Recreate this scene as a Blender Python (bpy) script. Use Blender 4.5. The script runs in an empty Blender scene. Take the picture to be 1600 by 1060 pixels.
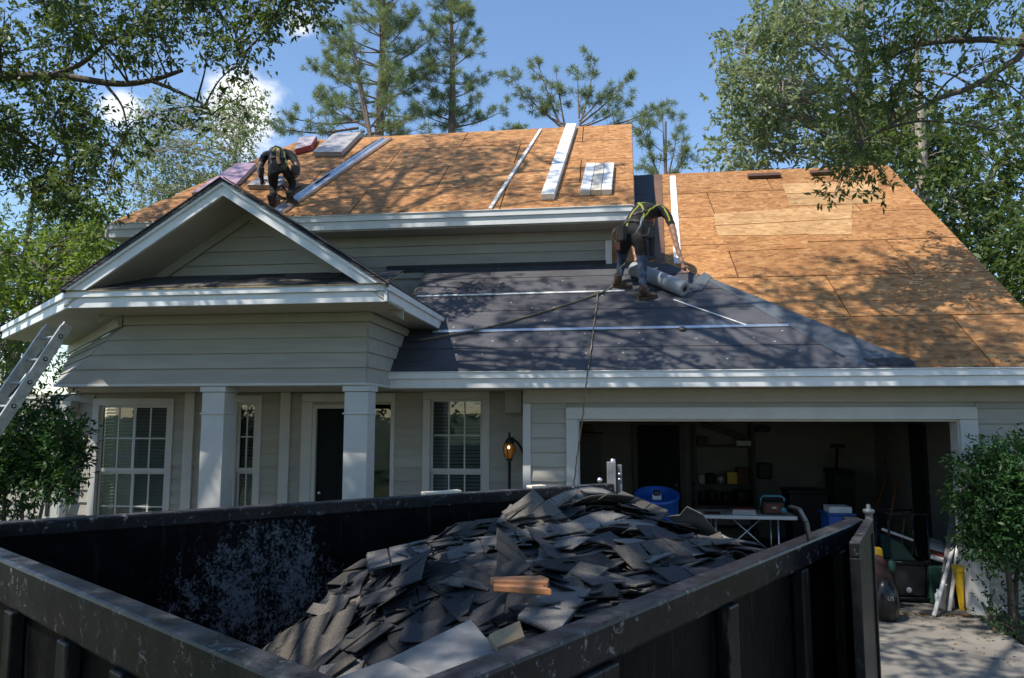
import bpy, bmesh, math, random
import numpy as np
from mathutils import Vector, Matrix, Euler
from mathutils.bvhtree import BVHTree
random.seed(7); rng = np.random.default_rng(7)
S = bpy.context.scene; COL = S.collection

# ------------------------------------------------------------------ camera, sky, sun, exposure
F_PX, EYE = 1130.0, 2.3
PIT = math.atan(120 / F_PX); YAW = math.atan(145 / F_PX * math.cos(PIT))
cam = bpy.data.cameras.new('camera'); cam.sensor_width = 36; cam.lens = F_PX / 1600 * 36; cam.clip_end = 3000; cam.clip_start = .05
camo = bpy.data.objects.new('camera', cam); COL.objects.link(camo)
camo.location = (0, 0, EYE); camo.rotation_euler = (math.pi / 2 + PIT, 0, YAW); S.camera = camo
SUNV = Vector((-.51, -.44, 1)).normalized()          # towards the sun
SUN_EL = math.asin(SUNV.z); SUN_ROT = math.atan2(SUNV.x, SUNV.y)
W = bpy.data.worlds.new('World'); S.world = W; W.use_nodes = True
nt = W.node_tree; nt.nodes.clear()
out = nt.nodes.new('ShaderNodeOutputWorld'); bg = nt.nodes.new('ShaderNodeBackground')
sky = nt.nodes.new('ShaderNodeTexSky'); sky.sky_type = 'NISHITA'; sky.sun_disc = False
sky.sun_elevation = SUN_EL; sky.sun_rotation = SUN_ROT % (2 * math.pi); sky.air_density = 1.15; sky.dust_density = .0; sky.ozone_density = 4.5
SKY_STRENGTH = .15
bg.inputs['Strength'].default_value = SKY_STRENGTH
tc = nt.nodes.new('ShaderNodeTexCoord')
def cloud(center, rad, scale, lo, hi, seed):
    dist = nt.nodes.new('ShaderNodeVectorMath'); dist.operation = 'DISTANCE'; dist.inputs[1].default_value = center
    nt.links.new(tc.outputs['Generated'], dist.inputs[0])
    mr = nt.nodes.new('ShaderNodeMapRange'); mr.inputs[1].default_value = 0; mr.inputs[2].default_value = rad; mr.inputs[3].default_value = .42; mr.inputs[4].default_value = -.45
    nt.links.new(dist.outputs['Value'], mr.inputs[0])
    nz = nt.nodes.new('ShaderNodeTexNoise'); nz.inputs['Scale'].default_value = scale; nz.inputs['Detail'].default_value = 9; nz.inputs['Roughness'].default_value = .58
    mp = nt.nodes.new('ShaderNodeMapping'); mp.inputs['Location'].default_value = (seed, seed * 2, 0); mp.inputs['Scale'].default_value = (1, 1, 1.7)
    nt.links.new(tc.outputs['Generated'], mp.inputs[0]); nt.links.new(mp.outputs[0], nz.inputs['Vector'])
    ad = nt.nodes.new('ShaderNodeMath'); ad.operation = 'ADD'; nt.links.new(mr.outputs[0], ad.inputs[0]); nt.links.new(nz.outputs['Fac'], ad.inputs[1])
    m2 = nt.nodes.new('ShaderNodeMapRange'); m2.interpolation_type = 'SMOOTHSTEP'; m2.inputs[1].default_value = lo; m2.inputs[2].default_value = hi
    nt.links.new(ad.outputs[0], m2.inputs[0]); return m2.outputs[0]

CAM_R = Vector((math.cos(YAW), math.sin(YAW), 0))
CAM_F = Vector((-math.sin(YAW) * math.cos(PIT), math.cos(YAW) * math.cos(PIT), math.sin(PIT)))
CAM_U = CAM_R.cross(CAM_F); EYEV = Vector((0, 0, EYE))
def ray(px, py): return CAM_F + CAM_R * ((px - 800) / F_PX) + CAM_U * ((530 - py) / F_PX)
def onY(px, py, Y): d = ray(px, py); return EYEV + d * (Y / d.y)
def onZ(px, py, Z): d = ray(px, py); return EYEV + d * ((Z - EYE) / d.z)
def onP(px, py, pt, n):
    d = ray(px, py); n = Vector(n); return EYEV + d * ((Vector(pt) - EYEV).dot(n) / d.dot(n))
GAR = (Vector((0, 8.85, 2.85)), Vector((0, -.75, 1)).normalized())     # lower roof plane
UPR = (Vector((0, 10.8, 5.46)), Vector((0, -.75, 1)).normalized())     # upper roof plane
def onG(px, py, h=0): return onP(px, py, GAR[0] + GAR[1] * h, GAR[1])
def onU(px, py, h=0): return onP(px, py, UPR[0] + UPR[1] * h, UPR[1])
def inpic(v):
    q = Vector(v) - EYEV; z = q.dot(CAM_F)
    if z <= .05: return None
    return 800 + F_PX * q.dot(CAM_R) / z, 530 - F_PX * q.dot(CAM_U) / z

cl1 = cloud(tuple(ray(370, 150).normalized()), .17, 7, .62, .86, 3.1)
cl2 = cloud(tuple(ray(470, 45).normalized()), .10, 9, .72, 1.05, 8.3)
cl3 = cloud(tuple(ray(185, 175).normalized()), .10, 9, .66, .95, 5.2)
mx = None
for c in (cl2, cl3):
    a = nt.nodes.new('ShaderNodeMath'); a.operation = 'MAXIMUM'; nt.links.new(mx if mx else cl1, a.inputs[0]); nt.links.new(c, a.inputs[1]); mx = a.outputs[0]
mixn = nt.nodes.new('ShaderNodeMix'); mixn.data_type = 'RGBA'
nt.links.new(mx, mixn.inputs['Factor']); nt.links.new(sky.outputs[0], mixn.inputs['A']); mixn.inputs['B'].default_value = (6.2, 6.3, 6.5, 1)
nt.links.new(mixn.outputs['Result'], bg.inputs['Color']); nt.links.new(bg.outputs[0], out.inputs['Surface'])
sl = bpy.data.lights.new('sun', 'SUN'); sl.energy = 4.3; sl.angle = math.radians(.53); sl.color = (1, .94, .84)
so = bpy.data.objects.new('sun', sl); COL.objects.link(so); so.rotation_euler = SUNV.to_track_quat('Z', 'Y').to_euler(); so.location = SUNV * 40
S.view_settings.view_transform = 'Standard'; S.view_settings.look = 'None'; S.view_settings.gamma = 1; S.view_settings.exposure = 0.45
S.view_settings.use_curve_mapping = False
S.render.engine = 'CYCLES'; S.cycles.max_bounces = 8; S.cycles.diffuse_bounces = 4; S.cycles.transparent_max_bounces = 12; S.cycles.use_denoising = True

# ------------------------------------------------------------------ materials
def mat_base(name):
    m = bpy.data.materials.new(name); m.use_nodes = True
    return m, m.node_tree, m.node_tree.nodes['Principled BSDF']
def N(t, kind, **kw):
    n = t.nodes.new('ShaderNode' + kind)
    for k, v in kw.items():
        if k in n.inputs: n.inputs[k].default_value = v
        else: setattr(n, k, v)
    return n
def mixc(t, fac, a, b, mode='MIX'):
    n = t.nodes.new('ShaderNodeMix'); n.data_type = 'RGBA'; n.blend_type = mode
    for s, v in (('Factor', fac), ('A', a), ('B', b)):
        if hasattr(v, 'default_value') or isinstance(v, bpy.types.NodeSocket): t.links.new(v, n.inputs[s])
        else: n.inputs[s].default_value = v if s == 'Factor' else (*v, 1)
    return n.outputs['Result']
def noise(t, scale, detail=5, rough=.55, vec=(1, 1, 1), rot=(0, 0, 0), coord='Object', dist=0):
    c = t.nodes.new('ShaderNodeTexCoord'); mp = N(t, 'Mapping'); mp.inputs['Scale'].default_value = vec; mp.inputs['Rotation'].default_value = rot
    t.links.new(c.outputs[coord], mp.inputs[0])
    n = N(t, 'TexNoise', Scale=scale, Detail=detail, Roughness=rough, Distortion=dist); t.links.new(mp.outputs[0], n.inputs['Vector'])
    return n.outputs['Fac']
def ramp(t, fac, lo, hi, smooth=True):
    m = N(t, 'MapRange'); m.inputs[1].default_value = lo; m.inputs[2].default_value = hi
    if smooth: m.interpolation_type = 'SMOOTHSTEP'
    t.links.new(fac, m.inputs[0]); return m.outputs[0]
def bump(t, p, fac, strength=.2, dist=.01):
    b = N(t, 'Bump', Strength=strength, Distance=dist); t.links.new(fac, b.inputs['Height']); t.links.new(b.outputs[0], p.inputs['Normal'])
def simple(name, col, rough=.6, var=.25, scale=6, bmp=.15, metal=0, rand=.12, vec=(1, 1, 1), spec=.5, dirt=None, dirt_lo=.55, dirt_hi=.75):
    m, t, p = mat_base(name)
    n1 = noise(t, scale, 6, .6, vec); n2 = noise(t, scale * 9, 3, .6, vec)
    dark = tuple(c * (1 - var) for c in col); lite = tuple(min(1, c * (1 + var * .6)) for c in col)
    c = mixc(t, ramp(t, n1, .3, .7), dark, lite)
    if dirt: c = mixc(t, ramp(t, noise(t, scale * .7, 8, .7, vec), dirt_lo, dirt_hi), c, dirt)
    if rand:
        oi = t.nodes.new('ShaderNodeObjectInfo'); mr = N(t, 'MapRange'); mr.inputs[3].default_value = 1 - rand; mr.inputs[4].default_value = 1 + rand
        t.links.new(oi.outputs['Random'], mr.inputs[0])
        mm = t.nodes.new('ShaderNodeVectorMath'); mm.operation = 'SCALE'; t.links.new(c, mm.inputs[0]); t.links.new(mr.outputs[0], mm.inputs['Scale']); c = mm.outputs[0]
    t.links.new(c, p.inputs['Base Color']); p.inputs['Roughness'].default_value = rough; p.inputs['Metallic'].default_value = metal
    p.inputs['Specular IOR Level'].default_value = spec
    if bmp: bump(t, p, n2, bmp, .004)
    return m
def osb(name, dark, mid, lite, stain=.5):
    m, t, p = mat_base(name)
    c = t.nodes.new('ShaderNodeTexCoord'); oi = t.nodes.new('ShaderNodeObjectInfo')
    offs = N(t, 'VectorMath', operation='SCALE'); offs.inputs[0].default_value = (13, 7, 5); t.links.new(oi.outputs['Random'], offs.inputs['Scale'])
    cols = []
    for rz, sx, sy in ((.35, 9, 22), (-.7, 10, 24), (1.35, 10, 22)):
        mp = N(t, 'Mapping'); mp.inputs['Rotation'].default_value = (0, 0, rz); mp.inputs['Scale'].default_value = (sx, sy, 4)
        ad = N(t, 'VectorMath', operation='ADD'); t.links.new(c.outputs['Object'], ad.inputs[0]); t.links.new(offs.outputs[0], ad.inputs[1]); t.links.new(ad.outputs[0], mp.inputs[0])
        v = N(t, 'TexVoronoi', Scale=1.0, Randomness=1.0); t.links.new(mp.outputs[0], v.inputs['Vector'])
        sp = N(t, 'SeparateColor'); t.links.new(v.outputs['Color'], sp.inputs[0]); cols.append(sp)
    sel1 = ramp(t, cols[0].outputs[1], .45, .55); sel2 = ramp(t, cols[1].outputs[1], .62, .68)
    f = t.nodes.new('ShaderNodeMix'); t.links.new(sel1, f.inputs['Factor']); t.links.new(cols[0].outputs[0], f.inputs['A']); t.links.new(cols[1].outputs[0], f.inputs['B'])
    g = t.nodes.new('ShaderNodeMix'); t.links.new(sel2, g.inputs['Factor']); t.links.new(f.outputs[0], g.inputs['A']); t.links.new(cols[2].outputs[0], g.inputs['B'])
    cr = N(t, 'ValToRGB'); e = cr.color_ramp.elements
    e[0].position = 0.0; e[0].color = (*dark, 1); e[1].position = 1; e[1].color = (*lite, 1)
    k = e.new(.18); k.color = (*[(a + b) / 2 for a, b in zip(dark, mid)], 1); k = e.new(.5); k.color = (*mid, 1); k = e.new(.88); k.color = (*[(a * .6 + b * .4) for a, b in zip(mid, lite)], 1)
    t.links.new(g.outputs[0], cr.inputs[0])
    big = noise(t, 1.6, 9, .72, (1, 1.8, 1)); c0 = mixc(t, .22, cr.outputs[0], mid); col = mixc(t, ramp(t, big, .44, .74), c0, mixc(t, .55, c0, (mid[0] * .50, mid[1] * .42, mid[2] * .38)))
    if stain:
        st = noise(t, 3.0, 9, .72, (.7, 3.2, 1)); col = mixc(t, ramp(t, st, .64, .74), col, (.13, .065, .03))
    mr = N(t, 'MapRange'); mr.inputs[3].default_value = .86; mr.inputs[4].default_value = 1.14; t.links.new(oi.outputs['Random'], mr.inputs[0])
    sc = N(t, 'VectorMath', operation='SCALE'); t.links.new(col, sc.inputs[0]); t.links.new(mr.outputs[0], sc.inputs['Scale'])
    t.links.new(sc.outputs[0], p.inputs['Base Color']); p.inputs['Roughness'].default_value = .75; p.inputs['Specular IOR Level'].default_value = .25
    bump(t, p, g.outputs[0], .25, .004); return m
def felt(name, col):
    m, t, p = mat_base(name)
    wr = noise(t, 2.2, 6, .6, (.55, 7, 7)); gr = noise(t, 140, 2, .6); bl = noise(t, 1.3, 5, .6)
    c = mixc(t, ramp(t, bl, .35, .68), tuple(x * .8 for x in col), tuple(x * 1.2 for x in col))
    c = mixc(t, ramp(t, noise(t, 9, 8, .75, (1, 1, 1)), .70, .78), c, (.20, .19, .18))
    t.links.new(c, p.inputs['Base Color']); p.inputs['Roughness'].default_value = .58; p.inputs['Specular IOR Level'].default_value = .45
    mm = t.nodes.new('ShaderNodeMath'); mm.operation = 'MULTIPLY_ADD'; mm.inputs[1].default_value = .04; t.links.new(gr, mm.inputs[0]); t.links.new(wr, mm.inputs[2])
    bump(t, p, mm.outputs[0], .9, .055); return m
def leafmat(name, dark, lite, trans=.35, rough=.45, spec=.4):
    m, t, p = mat_base(name)
    at = N(t, 'Attribute', attribute_name='tint')
    c = mixc(t, at.outputs['Fac'], dark, lite)
    t.links.new(c, p.inputs['Base Color']); p.inputs['Roughness'].default_value = rough; p.inputs['Specular IOR Level'].default_value = spec
    tr = N(t, 'BsdfTranslucent'); c2 = mixc(t, .5, c, (lite[0] * 1.5, lite[1] * 1.5, lite[2] * .6)); t.links.new(c2, tr.inputs['Color'])
    mx = N(t, 'MixShader'); mx.inputs[0].default_value = trans; t.links.new(p.outputs[0], mx.inputs[1]); t.links.new(tr.outputs[0], mx.inputs[2])
    t.links.new(mx.outputs[0], t.nodes['Material Output'].inputs['Surface']); return m
def glassmat(name, tint=(.8, .85, .85), rough=.01):
    m, t, p = mat_base(name)
    tr = N(t, 'BsdfTransparent', Color=(*[x * .9 for x in tint], 1)); gl = N(t, 'BsdfGlossy', Roughness=rough); fr0 = N(t, 'LayerWeight', Blend=.5); fr1 = t.nodes.new('ShaderNodeMath'); fr1.operation = 'POWER'; fr1.inputs[1].default_value = 3; t.links.new(fr0.outputs['Facing'], fr1.inputs[0]); fr = N(t, 'MapRange'); fr.inputs[3].default_value = .07; fr.inputs[4].default_value = .8; t.links.new(fr1.outputs[0], fr.inputs[0])
    mx = N(t, 'MixShader'); t.links.new(fr.outputs[0], mx.inputs[0]); t.links.new(tr.outputs[0], mx.inputs[1]); t.links.new(gl.outputs[0], mx.inputs[2])
    b = N(t, 'Bump', Strength=.06, Distance=.02); t.links.new(noise(t, 3, 2), b.inputs['Height']); t.links.new(b.outputs[0], gl.inputs['Normal'])
    t.links.new(mx.outputs[0], t.nodes['Material Output'].inputs['Surface']); return m
M = {}
M['osb'] = osb('osb', (.17, .070, .027), (.405, .190, .068), (.57, .335, .155))
M['osb_new'] = osb('osb_new', (.30, .155, .062), (.47, .275, .120), (.60, .40, .21), stain=0)
M['felt'] = felt('felt', (.074, .073, .084)); M['felt_flash'] = felt('felt_flash', (.10, .115, .135)); M['felt_black'] = felt('felt_black', (.035, .033, .036)); M['felt_brown'] = felt('felt_brown', (.16, .085, .05))
M['siding'] = simple('siding', (.375, .352, .308), .62, .10, 3, .08, rand=.05, vec=(.4, 3, 3))
M['siding_bounce'] = simple('siding_bounce', (.40, .368, .31), .62, .08, 3, .08, rand=.05, vec=(.4, 3, 3))  # gable copy of the siding, warm bounced light put into its colour
M['trim'] = simple('trim', (.54, .53, .51), .5, .06, 4, .05, rand=.03)
M['white'] = simple('white', (.80, .80, .80), .42, .07, 4, .05, rand=.03, dirt=(.5, .49, .46), dirt_lo=.6, dirt_hi=.9)
M['soffit'] = simple('soffit', (.46, .41, .34), .6, .08, 4, .05, rand=.03)
M['frieze'] = simple('frieze', (.36, .335, .275), .6, .06, 4, .05, rand=.03)
M['metal'] = simple('metal', (.72, .74, .77), .32, .12, 8, .05, metal=.85, rand=.05)
M['alu_old'] = simple('alu_old', (.50, .50, .50), .5, .22, 14, .15, metal=.55, rand=.05, dirt=(.30, .29, .28))
M['lath'] = simple('lath', (.78, .77, .74), .6, .12, 5, .1, dirt=(.45, .42, .38), dirt_lo=.58, dirt_hi=.75)
M['plank'] = simple('plank', (.70, .62, .50), .65, .14, 4, .12, vec=(6, .6, 6))
M['wood'] = simple('wood', (.46, .20, .085), .65, .3, 5, .2, vec=(1, 7, 7))
M['tanboard'] = simple('tanboard', (.38, .27, .15), .7, .2, 8, .15)
M['bundle'] = simple('bundle', (.50, .42, .42), .45, .2, 7, .1, dirt=(.40, .14, .15), dirt_lo=.55, dirt_hi=.62)
M['bundle_red'] = simple('bundle_red', (.36, .055, .05), .5, .25, 10, .1, dirt=(.5, .3, .3))
M['bundle_grey'] = simple('bundle_grey', (.40, .37, .36), .5, .15, 10, .1)
M['bundle_pink'] = simple('bundle_pink', (.42, .27, .33), .45, .2, 6, .1, dirt=(.3, .09, .13), dirt_lo=.58, dirt_hi=.66)
M['door'] = simple('door', (.006, .010, .011), .55, .2, 4, .02, rand=0, spec=.15)
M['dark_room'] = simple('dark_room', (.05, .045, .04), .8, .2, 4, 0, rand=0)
M['blind'] = simple('blind', (.55, .53, .48), .6, .06, 5, 0, rand=0)
M['glass'] = glassmat('glass')
M['black'] = simple('black', (.018, .018, .02), .5, .3, 8, .1)
M['blackgloss'] = simple('blackgloss', (.012, .012, .013), .25, .3, 8, .05)
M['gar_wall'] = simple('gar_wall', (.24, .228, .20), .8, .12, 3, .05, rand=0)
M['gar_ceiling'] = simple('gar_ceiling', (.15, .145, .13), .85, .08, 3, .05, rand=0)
M['blue'] = simple('blue', (.008, .075, .33), .38, .12, 6, .03)
M['yellow'] = simple('yellow', (.72, .46, .02), .45, .18, 7, .08)
M['bark'] = simple('bark', (.13, .105, .08), .9, .4, 6, .8, vec=(3, 3, .7), rand=.1)
M['bark_pine'] = simple('bark_pine', (.20, .15, .12), .9, .35, 5, .7, vec=(3, 3, .8), rand=.1)
M['bark_pale'] = simple('bark_pale', (.33, .28, .22), .9, .35, 5, .6, vec=(3, 3, .8), rand=.1)
M['rope'] = simple('rope', (.20, .16, .105), .85, .3, 60, .4); M['rope_dark'] = simple('rope_dark', (.03, .025, .022), .8, .3, 40, .3)
M['skin'] = simple('skin', (.36, .19, .125), .5, .12, 12, .05, rand=0); M['skin_dark'] = simple('skin_dark', (.15, .07, .045), .5, .15, 12, .05, rand=0)
M['shirt'] = simple('shirt', (.011, .011, .013), .85, .3, 14, .9, rand=0); M['shirt_navy'] = simple('shirt_navy', (.016, .02, .028), .85, .3, 14, .9, rand=0)
M['jeans'] = simple('jeans', (.04, .068, .125), .85, .4, 11, .9, rand=0, dirt=(.15, .2, .27), dirt_lo=.6, dirt_hi=.75); M['trouser_dark'] = simple('trouser_dark', (.016, .013, .012), .85, .3, 14, .9, rand=0)
M['boot'] = simple('boot', (.10, .062, .038), .7, .35, 14, .3); M['boot_dark'] = simple('boot_dark', (.06, .03, .022), .7, .35, 14, .3); M['sole'] = simple('sole', (.16, .11, .07), .8, .3, 14, .2)
M['hivis'] = simple('hivis', (.27, .285, .03), .6, .2, 20, .1); M['tan_strap'] = simple('tan_strap', (.42, .22, .05), .6, .2, 20, .1)
M['leather'] = simple('leather', (.045, .035, .03), .55, .35, 12, .2); M['leather_red'] = simple('leather_red', (.07, .026, .022), .6, .35, 12, .2)
M['hair'] = simple('hair', (.02, .014, .01), .6, .3, 30, .4, rand=0)
M['shingle_blue'] = simple('shingle_blue', (.030, .032, .041), .85, .35, 5, .35, rand=.5, dirt=(.10, .098, .095), dirt_lo=.60, dirt_hi=.82)
M['shingle_brown'] = simple('shingle_brown', (.052, .047, .042), .88, .35, 5, .35, rand=.4, dirt=(.21, .19, .17), dirt_lo=.60, dirt_hi=.82)
M['shingle_pale'] = simple('shingle_pale', (.135, .128, .118), .88, .3, 5, .35, rand=.3, dirt=(.09, .09, .09), dirt_lo=.55, dirt_hi=.8)
M['sheet_grey'] = simple('sheet_grey', (.235, .23, .22), .7, .25, 6, .2, dirt=(.16, .155, .15), dirt_lo=.5, dirt_hi=.75)
M['roll_grey'] = simple('roll_grey', (.33, .345, .37), .5, .1, 6, .1)
M['post_grey'] = simple('post_grey', (.17, .17, .18), .5, .3, 9, .15, dirt=(.05, .05, .05))
M['clay'] = simple('clay', (.10, .048, .03), .7, .3, 8, .2)
M['paper'] = simple('paper', (.62, .62, .62), .6, .1, 10, .05); M['redpaint'] = simple('redpaint', (.14, .02, .02), .4, .2, 10, .05); M['teal'] = simple('teal', (.08, .32, .42), .4, .2, 10, .05)
M['tub_green'] = simple('tub_green', (.02, .07, .05), .5, .2, 8, .1)
def shingle(name, col, worn, rand):
    m, t, p = mat_base(name)
    gr = noise(t, 170, 2, .7); c = mixc(t, ramp(t, gr, .35, .68), tuple(x * .55 for x in col), tuple(x * 1.6 for x in col))
    c = mixc(t, ramp(t, noise(t, 4, 9, .75), .52, .78), c, worn); c = mixc(t, ramp(t, noise(t, 13, 9, .8), .66, .72), c, tuple(min(.4, x * 2.2) for x in worn)); c = mixc(t, ramp(t, noise(t, 3.1, 6, .7), .60, .70), c, (.012, .012, .013))
    oi = t.nodes.new('ShaderNodeObjectInfo'); mr = N(t, 'MapRange'); mr.inputs[3].default_value = 1 - rand; mr.inputs[4].default_value = 1 + rand; t.links.new(oi.outputs['Random'], mr.inputs[0])
    sc = N(t, 'VectorMath', operation='SCALE'); t.links.new(c, sc.inputs[0]); t.links.new(mr.outputs[0], sc.inputs['Scale']); t.links.new(sc.outputs[0], p.inputs['Base Color'])
    p.inputs['Roughness'].default_value = .8; p.inputs['Specular IOR Level'].default_value = .4; bump(t, p, gr, .5, .004); return m
M['shingle_blue'] = shingle('shingle_blue', (.042, .041, .043), (.10, .094, .086), .55); M['shingle_brown'] = shingle('shingle_brown', (.080, .071, .060), (.16, .145, .125), .5); M['shingle_pale'] = shingle('shingle_pale', (.15, .142, .13), (.22, .21, .195), .3)
def concrete(name, col):
    m, t, p = mat_base(name)
    a = noise(t, .9, 8, .65); b = noise(t, 14, 6, .7); c = mixc(t, ramp(t, a, .35, .68), tuple(x * .72 for x in col), tuple(x * 1.1 for x in col))
    c = mixc(t, ramp(t, b, .52, .75), c, tuple(x * .62 for x in col)); c = mixc(t, ramp(t, noise(t, 2.3, 9, .75), .60, .72), c, (.10, .085, .06))
    t.links.new(c, p.inputs['Base Color']); p.inputs['Roughness'].default_value = .9; bump(t, p, b, .5, .01); return m
M['concrete'] = concrete('concrete', (.235, .215, .185)); M['slab'] = concrete('slab', (.17, .16, .14))
M['lawn'] = simple('lawn', (.055, .085, .025), .95, .5, 1.2, .6, rand=0); M['mulch'] = simple('mulch', (.07, .05, .032), .95, .5, 14, .8, rand=0)
def steel_paint(name, scuffs):
    m, t, p = mat_base(name)
    c = mixc(t, ramp(t, noise(t, 2.2, 7, .65), .35, .7), (.002, .002, .0025), (.006, .006, .007))
    rust = ramp(t, noise(t, 5, 9, .72), .63, .72); c = mixc(t, rust, c, (.028, .016, .010))
    fine = noise(t, 26, 8, .75, (1, 1, .5)); sc = ramp(t, fine, .66, .72)
    c = mixc(t, sc, c, (.07, .07, .075)); c = mixc(t, ramp(t, noise(t, 3.2, 9, .75, (4, 4, .3)), .56, .74), c, (.030, .027, .024))
    co = t.nodes.new('ShaderNodeTexCoord')
    for (pt, rad, amt) in scuffs:
        d = N(t, 'VectorMath', operation='DISTANCE'); d.inputs[1].default_value = pt; t.links.new(co.outputs['Object'], d.inputs[0])
        k = ramp(t, d.outputs['Value'], rad, rad * .25); mu = t.nodes.new('ShaderNodeMath'); mu.operation = 'MULTIPLY_ADD'; mu.inputs[1].default_value = amt
        t.links.new(k, mu.inputs[0]); nb_ = t.nodes.new('ShaderNodeMix'); nb_.inputs['Factor'].default_value = .45; t.links.new(noise(t, 6, 12, .85, (1, 1, .7)), nb_.inputs['A']); t.links.new(noise(t, 48, 6, .8, (1, 1, .8)), nb_.inputs['B']); t.links.new(nb_.outputs[0], mu.inputs[2])
        c = mixc(t, ramp(t, mu.outputs[0], .675, .75), c, (.15, .15, .16))
    t.links.new(c, p.inputs['Base Color'])
    r = N(t, 'MapRange'); r.inputs[3].default_value = .28; r.inputs[4].default_value = .62; p.inputs['Specular IOR Level'].default_value = .07; t.links.new(noise(t, 4, 6, .6), r.inputs[0]); t.links.new(r.outputs[0], p.inputs['Roughness'])
    bump(t, p, noise(t, 1.8, 5, .55), .6, .07); return m
def worn_paint(name):
    m, t, p = mat_base(name)
    c = mixc(t, ramp(t, noise(t, 3, 7, .65), .35, .7), (.006, .006, .007), (.022, .021, .022))
    c = mixc(t, ramp(t, noise(t, 4, 9, .75, (3, 3, .5), dist=.4), .56, .70), c, (.085, .08, .075)); c = mixc(t, ramp(t, noise(t, 9, 9, .78, (2, 2, .4)), .62, .70), c, (.20, .195, .19)); c = mixc(t, ramp(t, noise(t, 6, 8, .7), .64, .74), c, (.05, .027, .015))
    t.links.new(c, p.inputs['Base Color']); p.inputs['Roughness'].default_value = .40; p.inputs['Specular IOR Level'].default_value = .25; bump(t, p, noise(t, 5, 5, .6), .4, .03); return m
def rim_paint(name):
    m, t, p = mat_base(name)
    c = mixc(t, ramp(t, noise(t, 3, 7, .65), .35, .7), (.005, .005, .007), (.016, .016, .020))
    c = mixc(t, ramp(t, noise(t, 16, 10, .78, dist=.6), .56, .64), c, (.20, .20, .21)); c = mixc(t, ramp(t, noise(t, 5, 8, .7), .66, .72), c, (.34, .34, .35))
    c = mixc(t, ramp(t, noise(t, 7, 8, .7), .66, .74), c, (.09, .05, .03))
    ge = t.nodes.new('ShaderNodeNewGeometry'); sp = N(t, 'SeparateXYZ'); t.links.new(ge.outputs['Normal'], sp.inputs[0]); up_ = ramp(t, sp.outputs[2], .6, .95); dm = t.nodes.new('ShaderNodeMath'); dm.operation = 'MULTIPLY'; t.links.new(up_, dm.inputs[0]); t.links.new(ramp(t, noise(t, 6, 10, .75), .36, .66), dm.inputs[1])
    c = mixc(t, dm.outputs[0], c, (.085, .085, .09))
    t.links.new(c, p.inputs['Base Color']); p.inputs['Roughness'].default_value = .36; p.inputs['Specular IOR Level'].default_value = .28; bump(t, p, noise(t, 9, 6, .6), .35, .012); return m

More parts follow.
